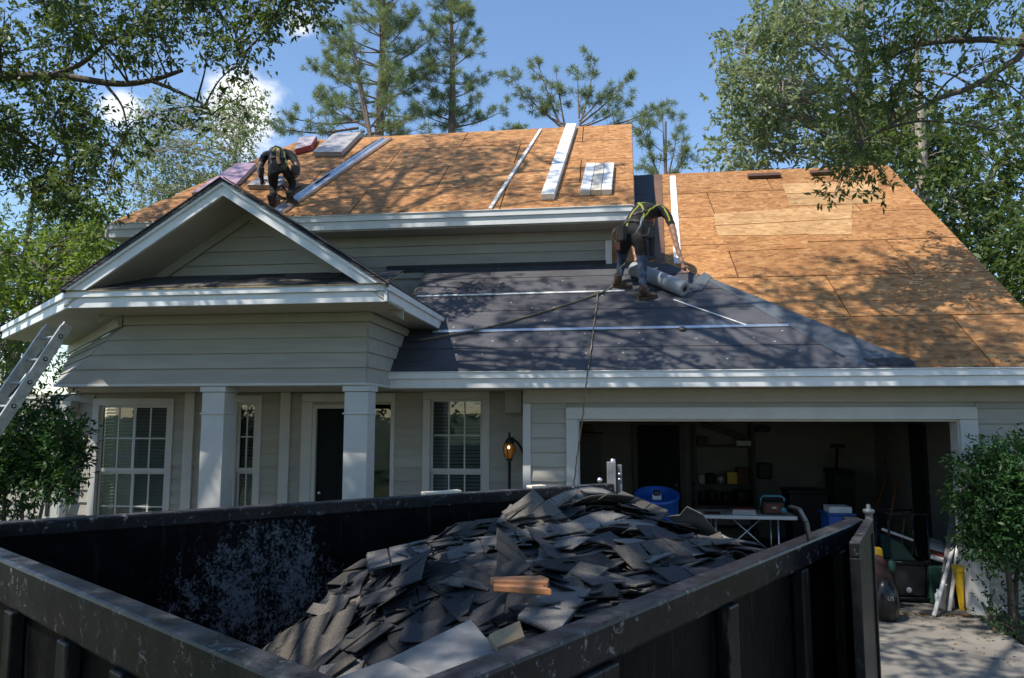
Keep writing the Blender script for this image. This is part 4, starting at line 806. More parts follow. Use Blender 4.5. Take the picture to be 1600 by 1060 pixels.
while cnt < 62 and tries < 3000:
    tries += 1; p = bil(np.array(random.random()), np.array(random.random())); x, y = float(p[0]), float(p[1])
    if float(hz(x, y)) < .75: continue
    q = inpic((x, y, 1.4))
    if not q or q[1] > 1080: continue
    nn_ = hnormal(x, y); base_a = math.atan2(nn_.y, nn_.x) + math.pi / 2 if nn_.z < .97 else .6
    mb = drape(x, y, base_a + random.gauss(0, .35), random.choice((3, 4, 5, 6)), random.choice((2, 3, 4)), .012 + .0016 * cnt * random.uniform(.3, 1), 500 + tries)
    if mb is None: continue
    o = mb.build('shingle_sheet', random.choice(('shingle_blue', 'shingle_blue', 'shingle_brown', 'shingle_brown', 'shingle_pale') if y > 4.4 else ('shingle_blue', 'shingle_blue', 'shingle_brown')), None); tag(o, 'sheet of still joined dark shingles sagging over the dumpster heap', 'shingle sheet', 'joined shingle sheets in the dumpster'); cnt += 1
# joined small scraps
sc = MB()
for k in range(1500):
    u, v = random.random(), random.random(); p = bil(np.array(u), np.array(v)); x, y = float(p[0]), float(p[1]); z = float(hz(x, y)) + random.uniform(-.03, .05)
    if not inquad(x, y, .2): continue
    n = (hnormal(x, y) + Vector((random.gauss(0, .35), random.gauss(0, .35), 0))).normalized(); rot = n.to_track_quat('Z', 'Y').to_matrix() @ Matrix.Rotation(random.uniform(0, 6.28), 3, 'Z')
    w, h = random.uniform(.03, .11), random.uniform(.02, .08); c = [Vector((random.gauss(0, .006) + a * w, b * h + random.gauss(0, .006), random.gauss(0, .006))) for a, b in ((-1, -1), (1, -1), (1, 1), (-1, 1))]
    a = [rot @ q + Vector((x, y, z)) for q in c]; sc.hexa(a, [q + n * .006 for q in a])
tag(sc.build('shingle_scraps', 'shingle_brown', None), 'small broken shingle scraps scattered over the heap', 'debris', kind='stuff')
# big sheets with tab lines on the heap
def sheet_at(pts, z, th, name, mat, label, cat, bevel=.003, dz=(0, 0, 0, 0), seams=0):
    q = [onZ(px, py, z + e) for (px, py), e in zip(pts, dz)]
    t = thing(name, label, cat, sum(q, Vector()) / len(q))
    if seams:
        for i in range(seams[0]):
            for j in range(seams[1]):
                def bl(u, v): return q[0] * (1 - u) * (1 - v) + q[1] * u * (1 - v) + q[2] * u * v + q[3] * (1 - u) * v
                a, b, c, d_ = i / seams[0] + .012, (i + 1) / seams[0] - .012, j / seams[1] + .012, (j + 1) / seams[1] - .012
                MB().prism([bl(a, c), bl(b, c), bl(b, d_), bl(a, d_)], (0, 0, th + random.uniform(0, .008))).build('tab', mat, t)
        MB().prism([p - Vector((0, 0, .006)) for p in q], (0, 0, .005)).build('backing', 'shingle_blue', t)
    else: MB().prism(q, (0, 0, th)).build('sheet', mat, t, bevel=bevel)
    return t
sheet_at([(1060, 806), (1130, 838), (1182, 866), (1120, 862)], 1.40, .008, 'shingle_mat', 'shingle_pale', 'pale sunlit mat of joined shingles at the right end of the heap', 'shingle mat', dz=(.09, .05, .0, .0), seams=(3, 2))
sheet_at([(972, 768), (1045, 800), (1010, 842), (925, 800)], 1.56, .008, 'shingle_mat', 'shingle_brown', 'brown mat of joined shingles on the very top of the heap', 'shingle mat', dz=(.07, .0, -.06, .0), seams=(3, 2))
sheet_at([(572, 866), (700, 838), (708, 862), (575, 892)], 1.38, .008, 'shingle_mat', 'shingle_pale', 'long pale mat of joined shingles along the left crest of the heap', 'shingle mat', dz=(.0, .05, .02, .0), seams=(4, 1))
sheet_at([(868, 905), (925, 924), (872, 992), (808, 966)], 1.43, .008, 'shingle_mat', 'shingle_pale', 'grey green shingle square right of the split orange board', 'shingle mat', seams=(1, 1))
sheet_at([(560, 1058), (735, 972), (782, 1028), (676, 1090)], 1.44, .012, 'roofing_sheet', 'sheet_grey', 'large light grey roofing sheet in the near corner of the dumpster', 'sheet', dz=(-.02, .03, .0, -.02))
sheet_at([(500, 1075), (606, 1035), (676, 1062), (600, 1110)], 1.47, .012, 'roofing_sheet', 'sheet_grey', 'pale grey sheet lowest in the frame, lying over the larger sheet', 'sheet', dz=(-.02, .0, .0, -.02))
sheet_at([(764, 1000), (812, 978), (820, 1003), (776, 1020)], 1.47, .02, 'board_scrap', 'tanboard', 'tan board scrap beside the large grey sheet in the dumpster', 'board scrap', dz=(.0, .05, .03, .0))
wd = thing('split_board', 'split orange brown board lying on top of the dark heap', 'board', onZ(812, 920, 1.5))
for i, pts in enumerate(([(766, 912), (846, 909), (858, 914), (856, 921), (770, 918)], [(770, 919), (856, 921.5), (848, 927), (862, 931), (772, 925)])):
    q = [onZ(px, py, 1.52 - .012 * i) for px, py in pts]; MB().prism(q, (0, 0, .03)).build('splinter', 'wood', wd, bevel=.004)
for k, (a, b, w) in enumerate((((772, 826), (800, 790), .03), ((790, 806), (846, 778), .02), ((842, 812), (890, 770), .035), ((858, 800), (906, 766), .02))):
    p, q = onY(*a, 5.3), onY(*b, 5.45); tag(MB().beam(p, q, w, .012, (0, -1, .2)).build('bent_strip', ('shingle_pale', 'shingle_brown')[k % 2], None), ['upright torn strip leftmost of those sticking out of the heap', 'thin dark strip leaning out of the heap toward the far rail', 'broad torn strip sticking up left of the heap top', 'thin pale strip sticking up highest from the heap'][k], 'torn strip')

# ------------------------------------------------------------------ garage contents
bar = thing('barrel', 'bright blue plastic barrel standing in the garage opening', 'barrel', onY(1025, 800, 9.9) * 1)
c = onY(1026, 772, 9.9); R_ = .283; zt = c.z; cx = c.x
TILT = Vector((0, -.27, .96)).normalized(); b0 = Vector((cx, 9.9, zt)) - TILT * zt + Vector((0, 0, .0))
MB().lathe(b0, [(0, .01), (R_ - .02, .012), (R_, .05), (R_, .35), (R_ + .012, .38), (R_, .41), (R_, .80), (R_ + .012, .83), (R_, .86), (R_, zt - .05), (R_ + .012, zt - .045), (R_ + .014, zt), (R_ - .012, zt), (R_ - .012, zt - .07), (0, zt - .07)], 36, TILT).build('drum', 'blue', bar, True)
q_ = b0 + TILT * (zt - .069); MB().beam(q_, q_ + TILT * .06, .12, .10, (0, 1, 0)).build('cap_block', 'paper', bar, bevel=.01); MB().lathe(q_ + TILT * .06, [(.05, 0), (.045, .05), (0, .055)], 10, TILT).build('bung', 'black', bar, True)
# folding table
TY0, TY1 = 10.95, 11.65
a = onY(1092, 812, TY0).x; b = onY(1247, 818, TY0).x; tz = onY(1170, 806, TY0).z
tb = thing('folding_table', 'white folding table with crossed legs inside the garage', 'table', ((a + b) / 2, 11.3, 0))
box('tabletop', 'white', tb, a, b, TY0, TY1, tz - .055, tz, bevel=.012)
for s in (0, 1):
    x0 = a + .25 + s * (b - a - .5)
    for yy in (TY0 + .1, TY1 - .1): MB().tube([(x0, yy, .012), (x0, yy, tz - .056)], .014, 8).build('leg', 'metal', tb, True)
    MB().tube([(x0, TY0 + .1, .3), (x0, TY1 - .1, .3)], .01, 6).build('stretcher', 'metal', tb, True)
MB().tube([(a + .26, TY0 + .12, .25), ((a + b) / 2 + .2, TY0 + .12, tz - .06)], .012, 6).build('brace', 'metal', tb, True); MB().tube([(b - .26, TY0 + .12, .25), ((a + b) / 2 - .2, TY0 + .12, tz - .06)], .012, 6).build('brace', 'metal', tb, True)
p = onY(1162, 800, 11.1); bk = thing('book_stack', 'stack of white and red magazines on the folding table', 'magazines', (p.x, 11.2, tz))
for k in range(4): box('magazine', ('paper', 'paper', 'paper', 'redpaint')[k], bk, p.x - .17 + k * .004, p.x + .17 - k * .006, 11.05, 11.33, tz + .001 + k * .022, tz + .022 + k * .022, bevel=.002)
p = onY(1209, 795, 11.1); rd = thing('radio', 'dark red and teal jobsite radio on the folding table', 'radio', (p.x, 11.2, tz))
box('body', 'blackgloss', rd, p.x - .16, p.x + .16, 11.08, 11.26, tz + .001, tz + .19, bevel=.02); box('front_panel', 'redpaint', rd, p.x - .12, p.x + .10, 11.068, 11.079, tz + .03, tz + .16, bevel=.004); box('badge', 'paper', rd, p.x - .03, p.x + .03, 11.062, 11.067, tz + .09, tz + .115)
MB().tube([(p.x - .155, 11.17, tz + .1), (p.x - .165, 11.17, tz + .23), (p.x - .12, 11.17, tz + .26), (p.x + .12, 11.17, tz + .26), (p.x + .165, 11.17, tz + .23), (p.x + .155, 11.17, tz + .1)], .016, 8).build('handle', 'teal', rd, True); MB().lathe((p.x + .13, 11.07, tz + .07), [(0, 0), (.045, 0), (.04, .02), (0, .022)], 14, (0, -1, 0)).build('speaker', 'teal', rd, True)
p = onY(1115, 803, 11.1); tag(MB().box(p.x - .12, p.x + .1, 11.02, 11.25, tz + .001, tz + .012).build('clipboard', 'redpaint', None, bevel=.003), 'flat dark clipboard on the left end of the folding table', 'clipboard')
# shelf unit against the back wall
SY = 14.0
sx0, sx1 = onY(1086, 700, SY).x, onY(1178, 700, SY).x; su = thing('shelf_unit', 'tall dark storage shelf against the garage back wall', 'shelf unit', ((sx0 + sx1) / 2, SY + .2, 0))
for x in (sx0, sx1):
    for y in (SY, SY + .36): box('post', 'black', su, x - .025, x + .025, y - .02, y + .02, .012, 2.16)
szs = [onY(1130, py, SY).z for py in (697, 757, 790)] + [.25]
for zz in szs: box('shelf', 'black', su, sx0 - .02, sx1 + .02, SY - .015, SY + .375, zz - .03, zz)
def shelf_item(name, px, w, h, zi, mat, label, cat, kind=0):
    x = onY(px, 700, SY).x; z = szs[zi] + .001
    if kind == 0: o = MB().box(x - w / 2, x + w / 2, SY + .03, SY + .25, z, z + h).build(name, mat, None, bevel=.008)
    else: o = MB().lathe((x, SY + .12, z), [(0, 0), (w / 2, 0), (w / 2, h * .86), (w / 2 * .94, h * .88), (w / 2 * .94, h * .94), (0, h)], 16).build(name, mat, None, True)
    return tag(o, label, cat)
shelf_item('tool_box', 1099, .2, .17, 0, 'leather_red', 'dark red box on the top shelf in the garage', 'box'); shelf_item('carton', 1163, .26, .09, 0, 'paper', 'low white carton on the top shelf in the garage', 'carton')
x = onY(1110, 670, SY).x; tag(MB().beam((x - .1, SY + .28, szs[0] + .40), (x + .7, SY + .28, szs[0] + .12), .1, .06, (0, 1, 0)).build('tool_case', 'black', None, bevel=.01), 'long black tool case slanting over the top shelf', 'tool case')
shelf_item('paint_can', 1096, .13, .17, 1, 'paper', 'white can at the left end of the middle shelf', 'can', 1); shelf_item('paint_can', 1110, .15, .2, 1, 'black', 'black can second from the left on the middle shelf', 'can', 1)
shelf_item('paint_can', 1126, .16, .15, 1, 'alu_old', 'grey can in the centre of the middle shelf', 'can', 1); shelf_item('fuel_jug', 1143, .18, .22, 1, 'yellow', 'dull yellow jug on the middle shelf in the garage', 'jug'); shelf_item('drill_case', 1160, .2, .3, 1, 'clay', 'brown case on the right of the middle shelf', 'case')
for px, w, h, lb in ((1097, .16, .24, 'dark jar leftmost on the lowest visible shelf'), (1112, .2, .28, 'black pail left of centre on the lowest visible shelf'), (1134, .2, .25, 'black pot right of centre on the lowest visible shelf'), (1158, .3, .3, 'large round black helmet case at the right of the lowest visible shelf')): shelf_item('storage_pot', px, w, h, 2, 'black', lb, 'pot', 1)
x = onY(1193, 700, 14.3).x
for zz, nm, w, h, lb in ((2.0, 'wall_hook_rack', .26, .10, 'small dark rack hanging on the garage wall beside the shelf'), (1.12, 'hose_reel', .24, .3, 'dark hose reel hanging on the wall right of the shelf')): tag(MB().box(x - w / 2, x + w / 2, 14.2, 14.41, zz, zz + h).build(nm, 'black', None, bevel=.03), lb, nm.replace('_', ' ').replace('wall ', ''))
# dark cupboard at left with things on it
x0, x1 = onY(903, 700, 11.4).x - .3, onY(938, 700, 11.4).x
cb = thing('cupboard', 'tall black cupboard inside the garage at its left wall', 'cupboard', ((x0 + x1) / 2, 11.6, 0)); box('carcass', 'black', cb, x0, x1, 11.4, 11.95, .02, onY(920, 677, 11.4).z - .03, bevel=.006); box('top', 'black', cb, x0, x1 + .05, 11.36, 12.0, onY(920, 677, 11.4).z - .028, onY(920, 677, 11.4).z, bevel=.004)
zt = onY(920, 677, 11.4).z; tag(MB().box(x1 - .28, x1 - .1, 11.5, 11.75, zt + .001, zt + .13).build('toolbox', 'leather_red', None, bevel=.02), 'dark red toolbox on top of the tall black cupboard', 'toolbox')
# cooler with papers
p = onY(1313, 812, 10.4); cl = thing('cooler', 'blue plastic crate behind the right rail of the dumpster', 'crate', (p.x, 10.5, 0)); w = .19
box('body', 'blue', cl, p.x - w + .03, p.x + w - .03, 10.35, 10.75, .02, onY(1313, 804, 10.35).z - .02, bevel=.02); box('lid', 'blue', cl, p.x - w, p.x + w, 10.33, 10.77, onY(1313, 804, 10.35).z - .018, onY(1313, 804, 10.35).z + .01, bevel=.01)
zt = onY(1313, 804, 10.35).z + .011; tag(MB().box(p.x - .14, p.x + .15, 10.38, 10.65, zt, zt + .085).build('paper_box', 'paper', None, bevel=.006), 'white paper box lying on the blue crate', 'paper box')
# wheeled bin and other dark things at the back
def dark_bin(px, pyt, Y, w, label, handle=True):
    p = onY(px, pyt, Y); t = thing('wheeled_bin', label, 'bin', (p.x, Y, 0))
    a = [(p.x - w * .4, Y, .02), (p.x + w * .4, Y, .02), (p.x + w * .4, Y + .45, .02), (p.x - w * .4, Y + .45, .02)]; b = [(p.x - w / 2, Y - .05, p.z - .06), (p.x + w / 2, Y - .05, p.z - .06), (p.x + w / 2, Y + .5, p.z - .06), (p.x - w / 2, Y + .5, p.z - .06)]
    MB().hexa(a, b).build('body', 'black', t, bevel=.02); MB().box(p.x - w / 2 - .02, p.x + w / 2 + .02, Y - .07, Y + .52, p.z - .058, p.z).build('lid', 'black', t, bevel=.02)
    for s in (-1, 1): MB().lathe((p.x + s * w * .36, Y + .46, .11), [(0, -.025), (.1, -.025), (.1, .025), (0, .025)], 14, (1, 0, 0)).build('wheel', 'blackgloss', t, True)
dark_bin(1262, 766, 12.4, .6, 'black wheeled bin in the garage right of the radio'); dark_bin(1318, 735, 13.3, .35, 'narrow black bin against the garage back wall')
# tall dark cabinet right
x0 = onY(1447, 700, 12.2).x; tc_ = thing('cabinet', 'tall dark blue grey cabinet at the right wall of the garage', 'cabinet', (x0 + .4, 12.4, 0)); box('carcass', 'black', tc_, x0, 4.98, 12.2, 12.8, .02, 2.18, bevel=.006); box('door', 'shirt_navy', tc_, x0 + .02, x0 + .42, 12.17, 12.198, .06, 2.14, bevel=.004); box('door', 'shirt_navy', tc_, x0 + .43, 4.95, 12.17, 12.198, .06, 2.14, bevel=.004)
# leaning tools
for k, (a, b, mt, lb) in enumerate((((1362, 815), (1392, 725), 'wood', 'brown handled rake leaning left of the other garden tools'), ((1398, 770), (1414, 685), 'wood', 'long brown broom handle leaning at the garage back wall'), ((1415, 800), (1425, 720), 'tanboard', 'short tan stick leaning among the garden tools'), ((1438, 800), (1446, 735), 'tanboard', 'pale board leaning against the tall cabinet'), ((1305, 800), (1308, 700), 'black', 'dark pole leaning on the back wall above the blue crate'))):
    p, q = onY(*b, 13.9), onY(*a, 13.3); d_ = (q - p) / (p.z - q.z); q = q + d_ * (q.z - .03) if q.z > .03 else q
    t = thing('garden_tool', lb, 'tool', q); MB().tube([q, p], .022 if k != 3 else .05, 8).build('handle', mt, t, True); c = p + Vector((0, -.02, .02)); MB().box(c.x - .12, c.x + .12, c.y - .03, c.y + .03, c.z - .02, c.z + .05).build('head', 'black', t, bevel=.01)
p = onY(1437, 720, 13.6); tag(MB().lathe((p.x, 13.6, p.z - .18), [(.10, 0), (.13, .28), (.14, .3), (.125, .3), (.09, .02), (0, .02)], 16).build('hanging_pail', 'alu_old', None, True), 'grey pail hung high among the tools beside the cabinet', 'pail')
# cart by the threshold
CY = 9.72
cx0, cx1 = onY(1393, 900, CY).x, onY(1454, 900, CY).x; cz = onY(1420, 804, CY).z
ct = thing('utility_cart', 'black tube frame cart holding bins at the garage threshold', 'cart', ((cx0 + cx1) / 2, CY, 0))
for x in (cx0, cx1):
    for y in (CY, CY + .45): MB().tube([(x, y, .015), (x, y, cz)], .013, 8).build('frame_post', 'rim' if 'rim' in M else 'black', ct, True)
for zz in (cz, .50, .07):
    for y in (CY, CY + .45): MB().tube([(cx0, y, zz), (cx1, y, zz)], .012, 8).build('frame_rail', 'rim', ct, True)
    for x in (cx0, cx1): MB().tube([(x, CY, zz), (x, CY + .45, zz)], .012, 8).build('frame_rail', 'rim', ct, True)
box('shelf', 'black', ct, cx0, cx1, CY, CY + .45, .475, .487); box('shelf', 'black', ct, cx0, cx1, CY, CY + .45, .045, .057)
tag(MB().hexa([(cx0 + .05, CY + .05, .085), (cx1 - .05, CY + .05, .085), (cx1 - .05, CY + .4, .085), (cx0 + .05, CY + .4, .085)], [(cx0 + .03, CY + .03, .46), (cx1 - .03, CY + .03, .46), (cx1 - .03, CY + .42, .46), (cx0 + .03, CY + .42, .46)]).build('storage_tub', 'black', None, bevel=.012), 'black tub on the lower shelf of the cart', 'tub')
tag(MB().lathe(((cx0 + cx1) / 2 - .02, CY + .028, .16), [(0, 0), (.035, 0), (.03, .008), (0, .01)], 14, (0, -1, 0)).build('round_badge', 'paper', None, True), 'small round pale badge on the front of the black tub', 'badge')
tag(MB().hexa([(cx0 + .03, CY + .06, .50), (cx1 - .12, CY + .06, .50), (cx1 - .12, CY + .38, .50), (cx0 + .03, CY + .38, .50)], [(cx0 + .01, CY + .06, .80), (cx0 + .18, CY + .06, .72), (cx0 + .18, CY + .38, .72), (cx0 + .01, CY + .38, .80)]).build('green_sack', 'tub_green', None, bevel=.02), 'slumped dark green sack on the upper shelf of the cart', 'sack')
pp = onY(1405, 840, CY + .05); tag(MB().beam(pp + Vector((-.2, 0, .1)), pp + Vector((.16, 0, -.03)), .03, .05, (0, -1, 0)).build('paper_roll', 'paper', None, bevel=.01), 'crumpled white paper lying across the green sack', 'paper')
# black sack with pale print
p = onY(1382, 920, 8.95); sk = thing('rubbish_sack', 'round black sack with pale letters on the driveway by the dumpster gate', 'sack', (p.x, 8.95, 0))
MB().lathe((p.x, 8.95, .0), [(0, .002), (.10, .0), (.135, .05), (.145, .16), (.14, .28), (.12, .38), (.07, .44), (.03, .47), (0, .47)], 24).build('bag', 'blackgloss', sk, True)
def text(s, loc, size, mat, parent, rot=(math.pi / 2, 0, 0), name='lettering'):
    cu = bpy.data.curves.new(name, 'FONT'); cu.body = s; cu.size = size; cu.extrude = .001; cu.align_x = 'CENTER'; tmp = bpy.data.objects.new('tmp', cu); COL.objects.link(tmp)
    bpy.context.view_layer.update(); me = bpy.data.meshes.new_from_object(tmp.evaluated_get(bpy.context.evaluated_depsgraph_get())); bpy.data.objects.remove(tmp)
    o = bpy.data.objects.new(name, me); COL.objects.link(o); o.location = loc; o.rotation_euler = rot; me.materials.clear(); me.materials.append(M[mat]); link(o, parent); return o
text('US', (p.x + .01, 8.802, .25), .06, 'alu_old', sk)
pb = onY(1386, 868, 9.2); ys_ = thing('yellow_pouch', 'small yellow pouch wedged behind the gate of the dumpster', 'pouch', (pb.x, 9.5, .6)); MB().hexa([(pb.x - .1, 9.5, .30), (pb.x + .08, 9.5, .36), (pb.x + .08, 9.56, .36), (pb.x - .1, 9.56, .30)], [(pb.x - .1, 9.5, .72), (pb.x + .06, 9.5, .70), (pb.x + .06, 9.56, .70), (pb.x - .1, 9.56, .72)]).build('pouch', 'yellow', ys_, bevel=.015)
sk2 = thing('dark_bag', 'dark red and black bag standing behind the round sack', 'bag', (pb.x - .05, 9.35, 0)); MB().ell((pb.x - .04, 9.42, .32), .17, .12, .32, 14, 10).build('bag', 'leather_red', sk2, True)
MB().ell((onY(1396, 888, 9.3).x, 9.36, .52), .05, .05, .08, 10, 8).build('patterned_ball', 'tub_green', None, True); tag(bpy.data.objects['patterned_ball'], 'small dark green pouch hanging behind the round black sack', 'pouch')
# white tubes and yellow bag at the right jamb
for k, (a, b, lb) in enumerate((((1478, 895), (1494, 838), 'shorter white pipe leaning beside the cart'), ((1489, 912), (1502, 812), 'long white pipe leaning beside the right garage jamb'), ((1484, 905), (1498, 800), 'grey board leaning behind the white pipes'))):
    p, q = onY(*a, 9.5), onY(*b, 9.85); d_ = (p - q).normalized(); p = p + d_ * max(0, (p.z - .02) / -d_.z)
    tag((MB().tube([p, q], .022, 10) if k < 2 else MB().beam(p + Vector((0, .08, 0)), q + Vector((0, .08, 0)), .12, .02, (0, -1, 0))).build('leaning_pipe' if k < 2 else 'leaning_board', 'white' if k < 2 else 'sheet_grey', None, k < 2), lb, 'pipe' if k < 2 else 'board')
for k, (px, lb) in enumerate(((1468, 'white bottle standing left of the tall white jug'), (1482, 'tall white jug standing before the leaning pipes'), (1490, 'small white bottle beside the yellow bag'))):
    p = onY(px, 935, 9.5); h = (.22, .28, .16)[k]; tag(MB().lathe((p.x, 9.52 + .03 * k, .012), [(0, 0), (.04, 0), (.042, h * .7), (.02, h * .85), (.02, h), (0, h)], 14).build('bottle', 'white', None, True), lb, 'bottle')
p = onY(1469, 868, 9.75); nb = thing('newspaper_bundle', 'crumpled printed papers piled left of the leaning pipes', 'papers', (p.x, 9.8, .5))
for k in range(4): MB().beam(p + Vector((-.12 + .02 * k, .05 * k, .05 * k)), p + Vector((.1, .05 * k, -.07 + .06 * k)), .12, .03, (0, -.5, 1)).build('paper', ('paper', 'redpaint', 'paper', 'sheet_grey')[k], nb, bevel=.008)
tag(MB().box(p.x - .16, p.x + .16, 9.7, 10.0, .013, p.z - .12).build('grey_tub', 'tub_green', None, bevel=.02), 'dark grey green tub under the crumpled papers', 'tub')
x0, x1 = onY(1495, 900, 9.42).x, onY(1519, 900, 9.42).x; yz = onY(1505, 884, 9.42).z
yb = thing('yellow_bag', 'tall bright yellow bag standing against the right garage jamb', 'bag', (x0 + .1, 9.45, 0)); x1 = 4.165
MB().hexa([(x0 + .04, 9.38, .013), (x1, 9.38, .013), (x1, 9.50, .013), (x0 + .04, 9.50, .013)], [(x0, 9.36, yz - .07), (x1, 9.36, yz - .07), (x1, 9.52, yz - .07), (x0, 9.52, yz - .07)]).build('sack', 'yellow', yb, bevel=.015); MB().box(x0 - .01, x1, 9.35, 9.53, yz - .068, yz).build('rim', 'yellow', yb, bevel=.008)
MB().prism([(x0 + .05, 9.367, .06), (x1 - .02, 9.367, .05), (x1 - .01, 9.364, .30)], (0, -.006, 0)).build('print', 'clay', yb)

# ------------------------------------------------------------------ lantern, box and ladder
p = onY(796, 703, 9.75); ln = thing('lantern', 'lit amber glass lantern on a black post beside the garage corner', 'lantern', (p.x, 9.75, .1))
M['amber'] = simple('amber', (.5, .2, .03), .2, .1, 8, 0); pn = M['amber'].node_tree.nodes['Principled BSDF']; pn.inputs['Emission Color'].default_value = (1, .42, .06, 1); pn.inputs['Emission Strength'].default_value = .03
MB().lathe((p.x, 9.75, p.z), [(.02, -.12), (.05, -.10), (.075, -.03), (.078, .02), (.06, .08), (.03, .10)], 14).build('glass_globe', 'amber', ln, True)
bm_, t_, p_ = mat_base('bulb'); p_.inputs['Emission Color'].default_value = (1, .75, .4, 1); p_.inputs['Emission Strength'].default_value = 1.8; M['bulb'] = bm_
MB().ell((p.x, 9.672, p.z + .035), .018, .01, .022, 10, 8).build('bulb', 'bulb', ln, True)
MB().lathe((p.x, 9.75, p.z), [(.03, .10), (.07, .085), (.05, .13), (.02, .16), (.012, .22), (0, .25)], 12).build('cap', 'black', ln, True); MB().tube([(p.x, 9.75, .11), (p.x, 9.75, p.z - .115)], .02, 8).build('pole', 'black', ln, True); MB().lathe((p.x, 9.75, p.z), [(.02, -.16), (.05, -.13), (.03, -.11)], 12).build('collar', 'black', ln, True)
for k in range(6):
    a = k * math.pi / 3 + .3; cxx = [(p.x + r * math.cos(a), 9.75 + r * math.sin(a), p.z + z) for r, z in ((.05, -.105), (.08, -.03), (.083, .02), (.062, .085))]; MB().tube(cxx, .006, 5).build('cage_bar', 'black', ln, True)
MB().tube(curve_pts([(p.x + .03, 9.76, p.z + .16), (p.x + .12, 9.9, p.z + .05), (p.x + .17, 10.04, p.z - .12), (p.x + .17, 10.07, p.z - .3)], 6), .016, 8).build('bracket', 'black', ln, True)
p = onY(803, 628, 9.8); tag(MB().box(p.x - .12, p.x + .11, 9.75, 10.08, p.z - .15, 2.639).build('wall_box', 'siding', None, bevel=.006), 'square beige box under the eave beside the garage corner', 'box')
lad = thing('ladder', 'weathered aluminium extension ladder leaning on the left corner eave', 'ladder', onY(0, 690, 7.2))
A0 = onY(103, 512, 7.62); A1 = onY(-2, 668, 7.22); dr = (A0 - A1).normalized(); base = A1 - dr * (A1.z / dr.z) if dr.z else A1
side = Vector((-.37, .17, 0)); nlad = dr.cross(side).normalized()
for s in (0, 1):
    MB().beam(base + side * s, A0 + side * s, .036, .125, nlad).build('rail', 'alu_old', lad, bevel=.004); 
    MB().beam(A0 + side * s - dr * .01, A0 + side * s + dr * .05, .04, .11, nlad).build('end_cap', 'alu_old', lad, bevel=.008)
t = .12; LL = (A0 - base).length
while t < LL:
    q = A0 - dr * t; MB().tube([q + Vector((.03, -.012, 0)), q + side * 1.03], .017, 8).build('rung', 'alu_old', lad, True)
    MB().tube([q + Vector((.017, -.008, 0)), q + Vector((.023, -.011, 0))], .026, 10).build('rung_plug', 'black', lad, True); t += .30
MB().tube(curve_pts([A0 - dr * .15 + side * .5 , A0 - dr * .5 + side * .7 - nlad * .05, A0 - dr * .9 + side * .6], 6), .01, 6).build('pull_rope', 'rope_dark', lad, True)
# utility fittings low on the left wall
p = onY(80, 795, 10.5); ub = thing('meter_box', 'grey utility meter box on the low left wall behind the shrub', 'meter box', (p.x, 10.6, .8)); box('case', 'trim', ub, p.x - .16, p.x + .16, 10.45, 10.6, .6, 1.25, bevel=.008); box('hasp', 'black', ub, p.x - .05, p.x + .0, 10.43, 10.449, .75, 1.1); MB().tube([(p.x - .02, 10.55, 1.25), (p.x - .02, 10.55, 1.9)], .02, 8).build('conduit', 'trim', ub, True)
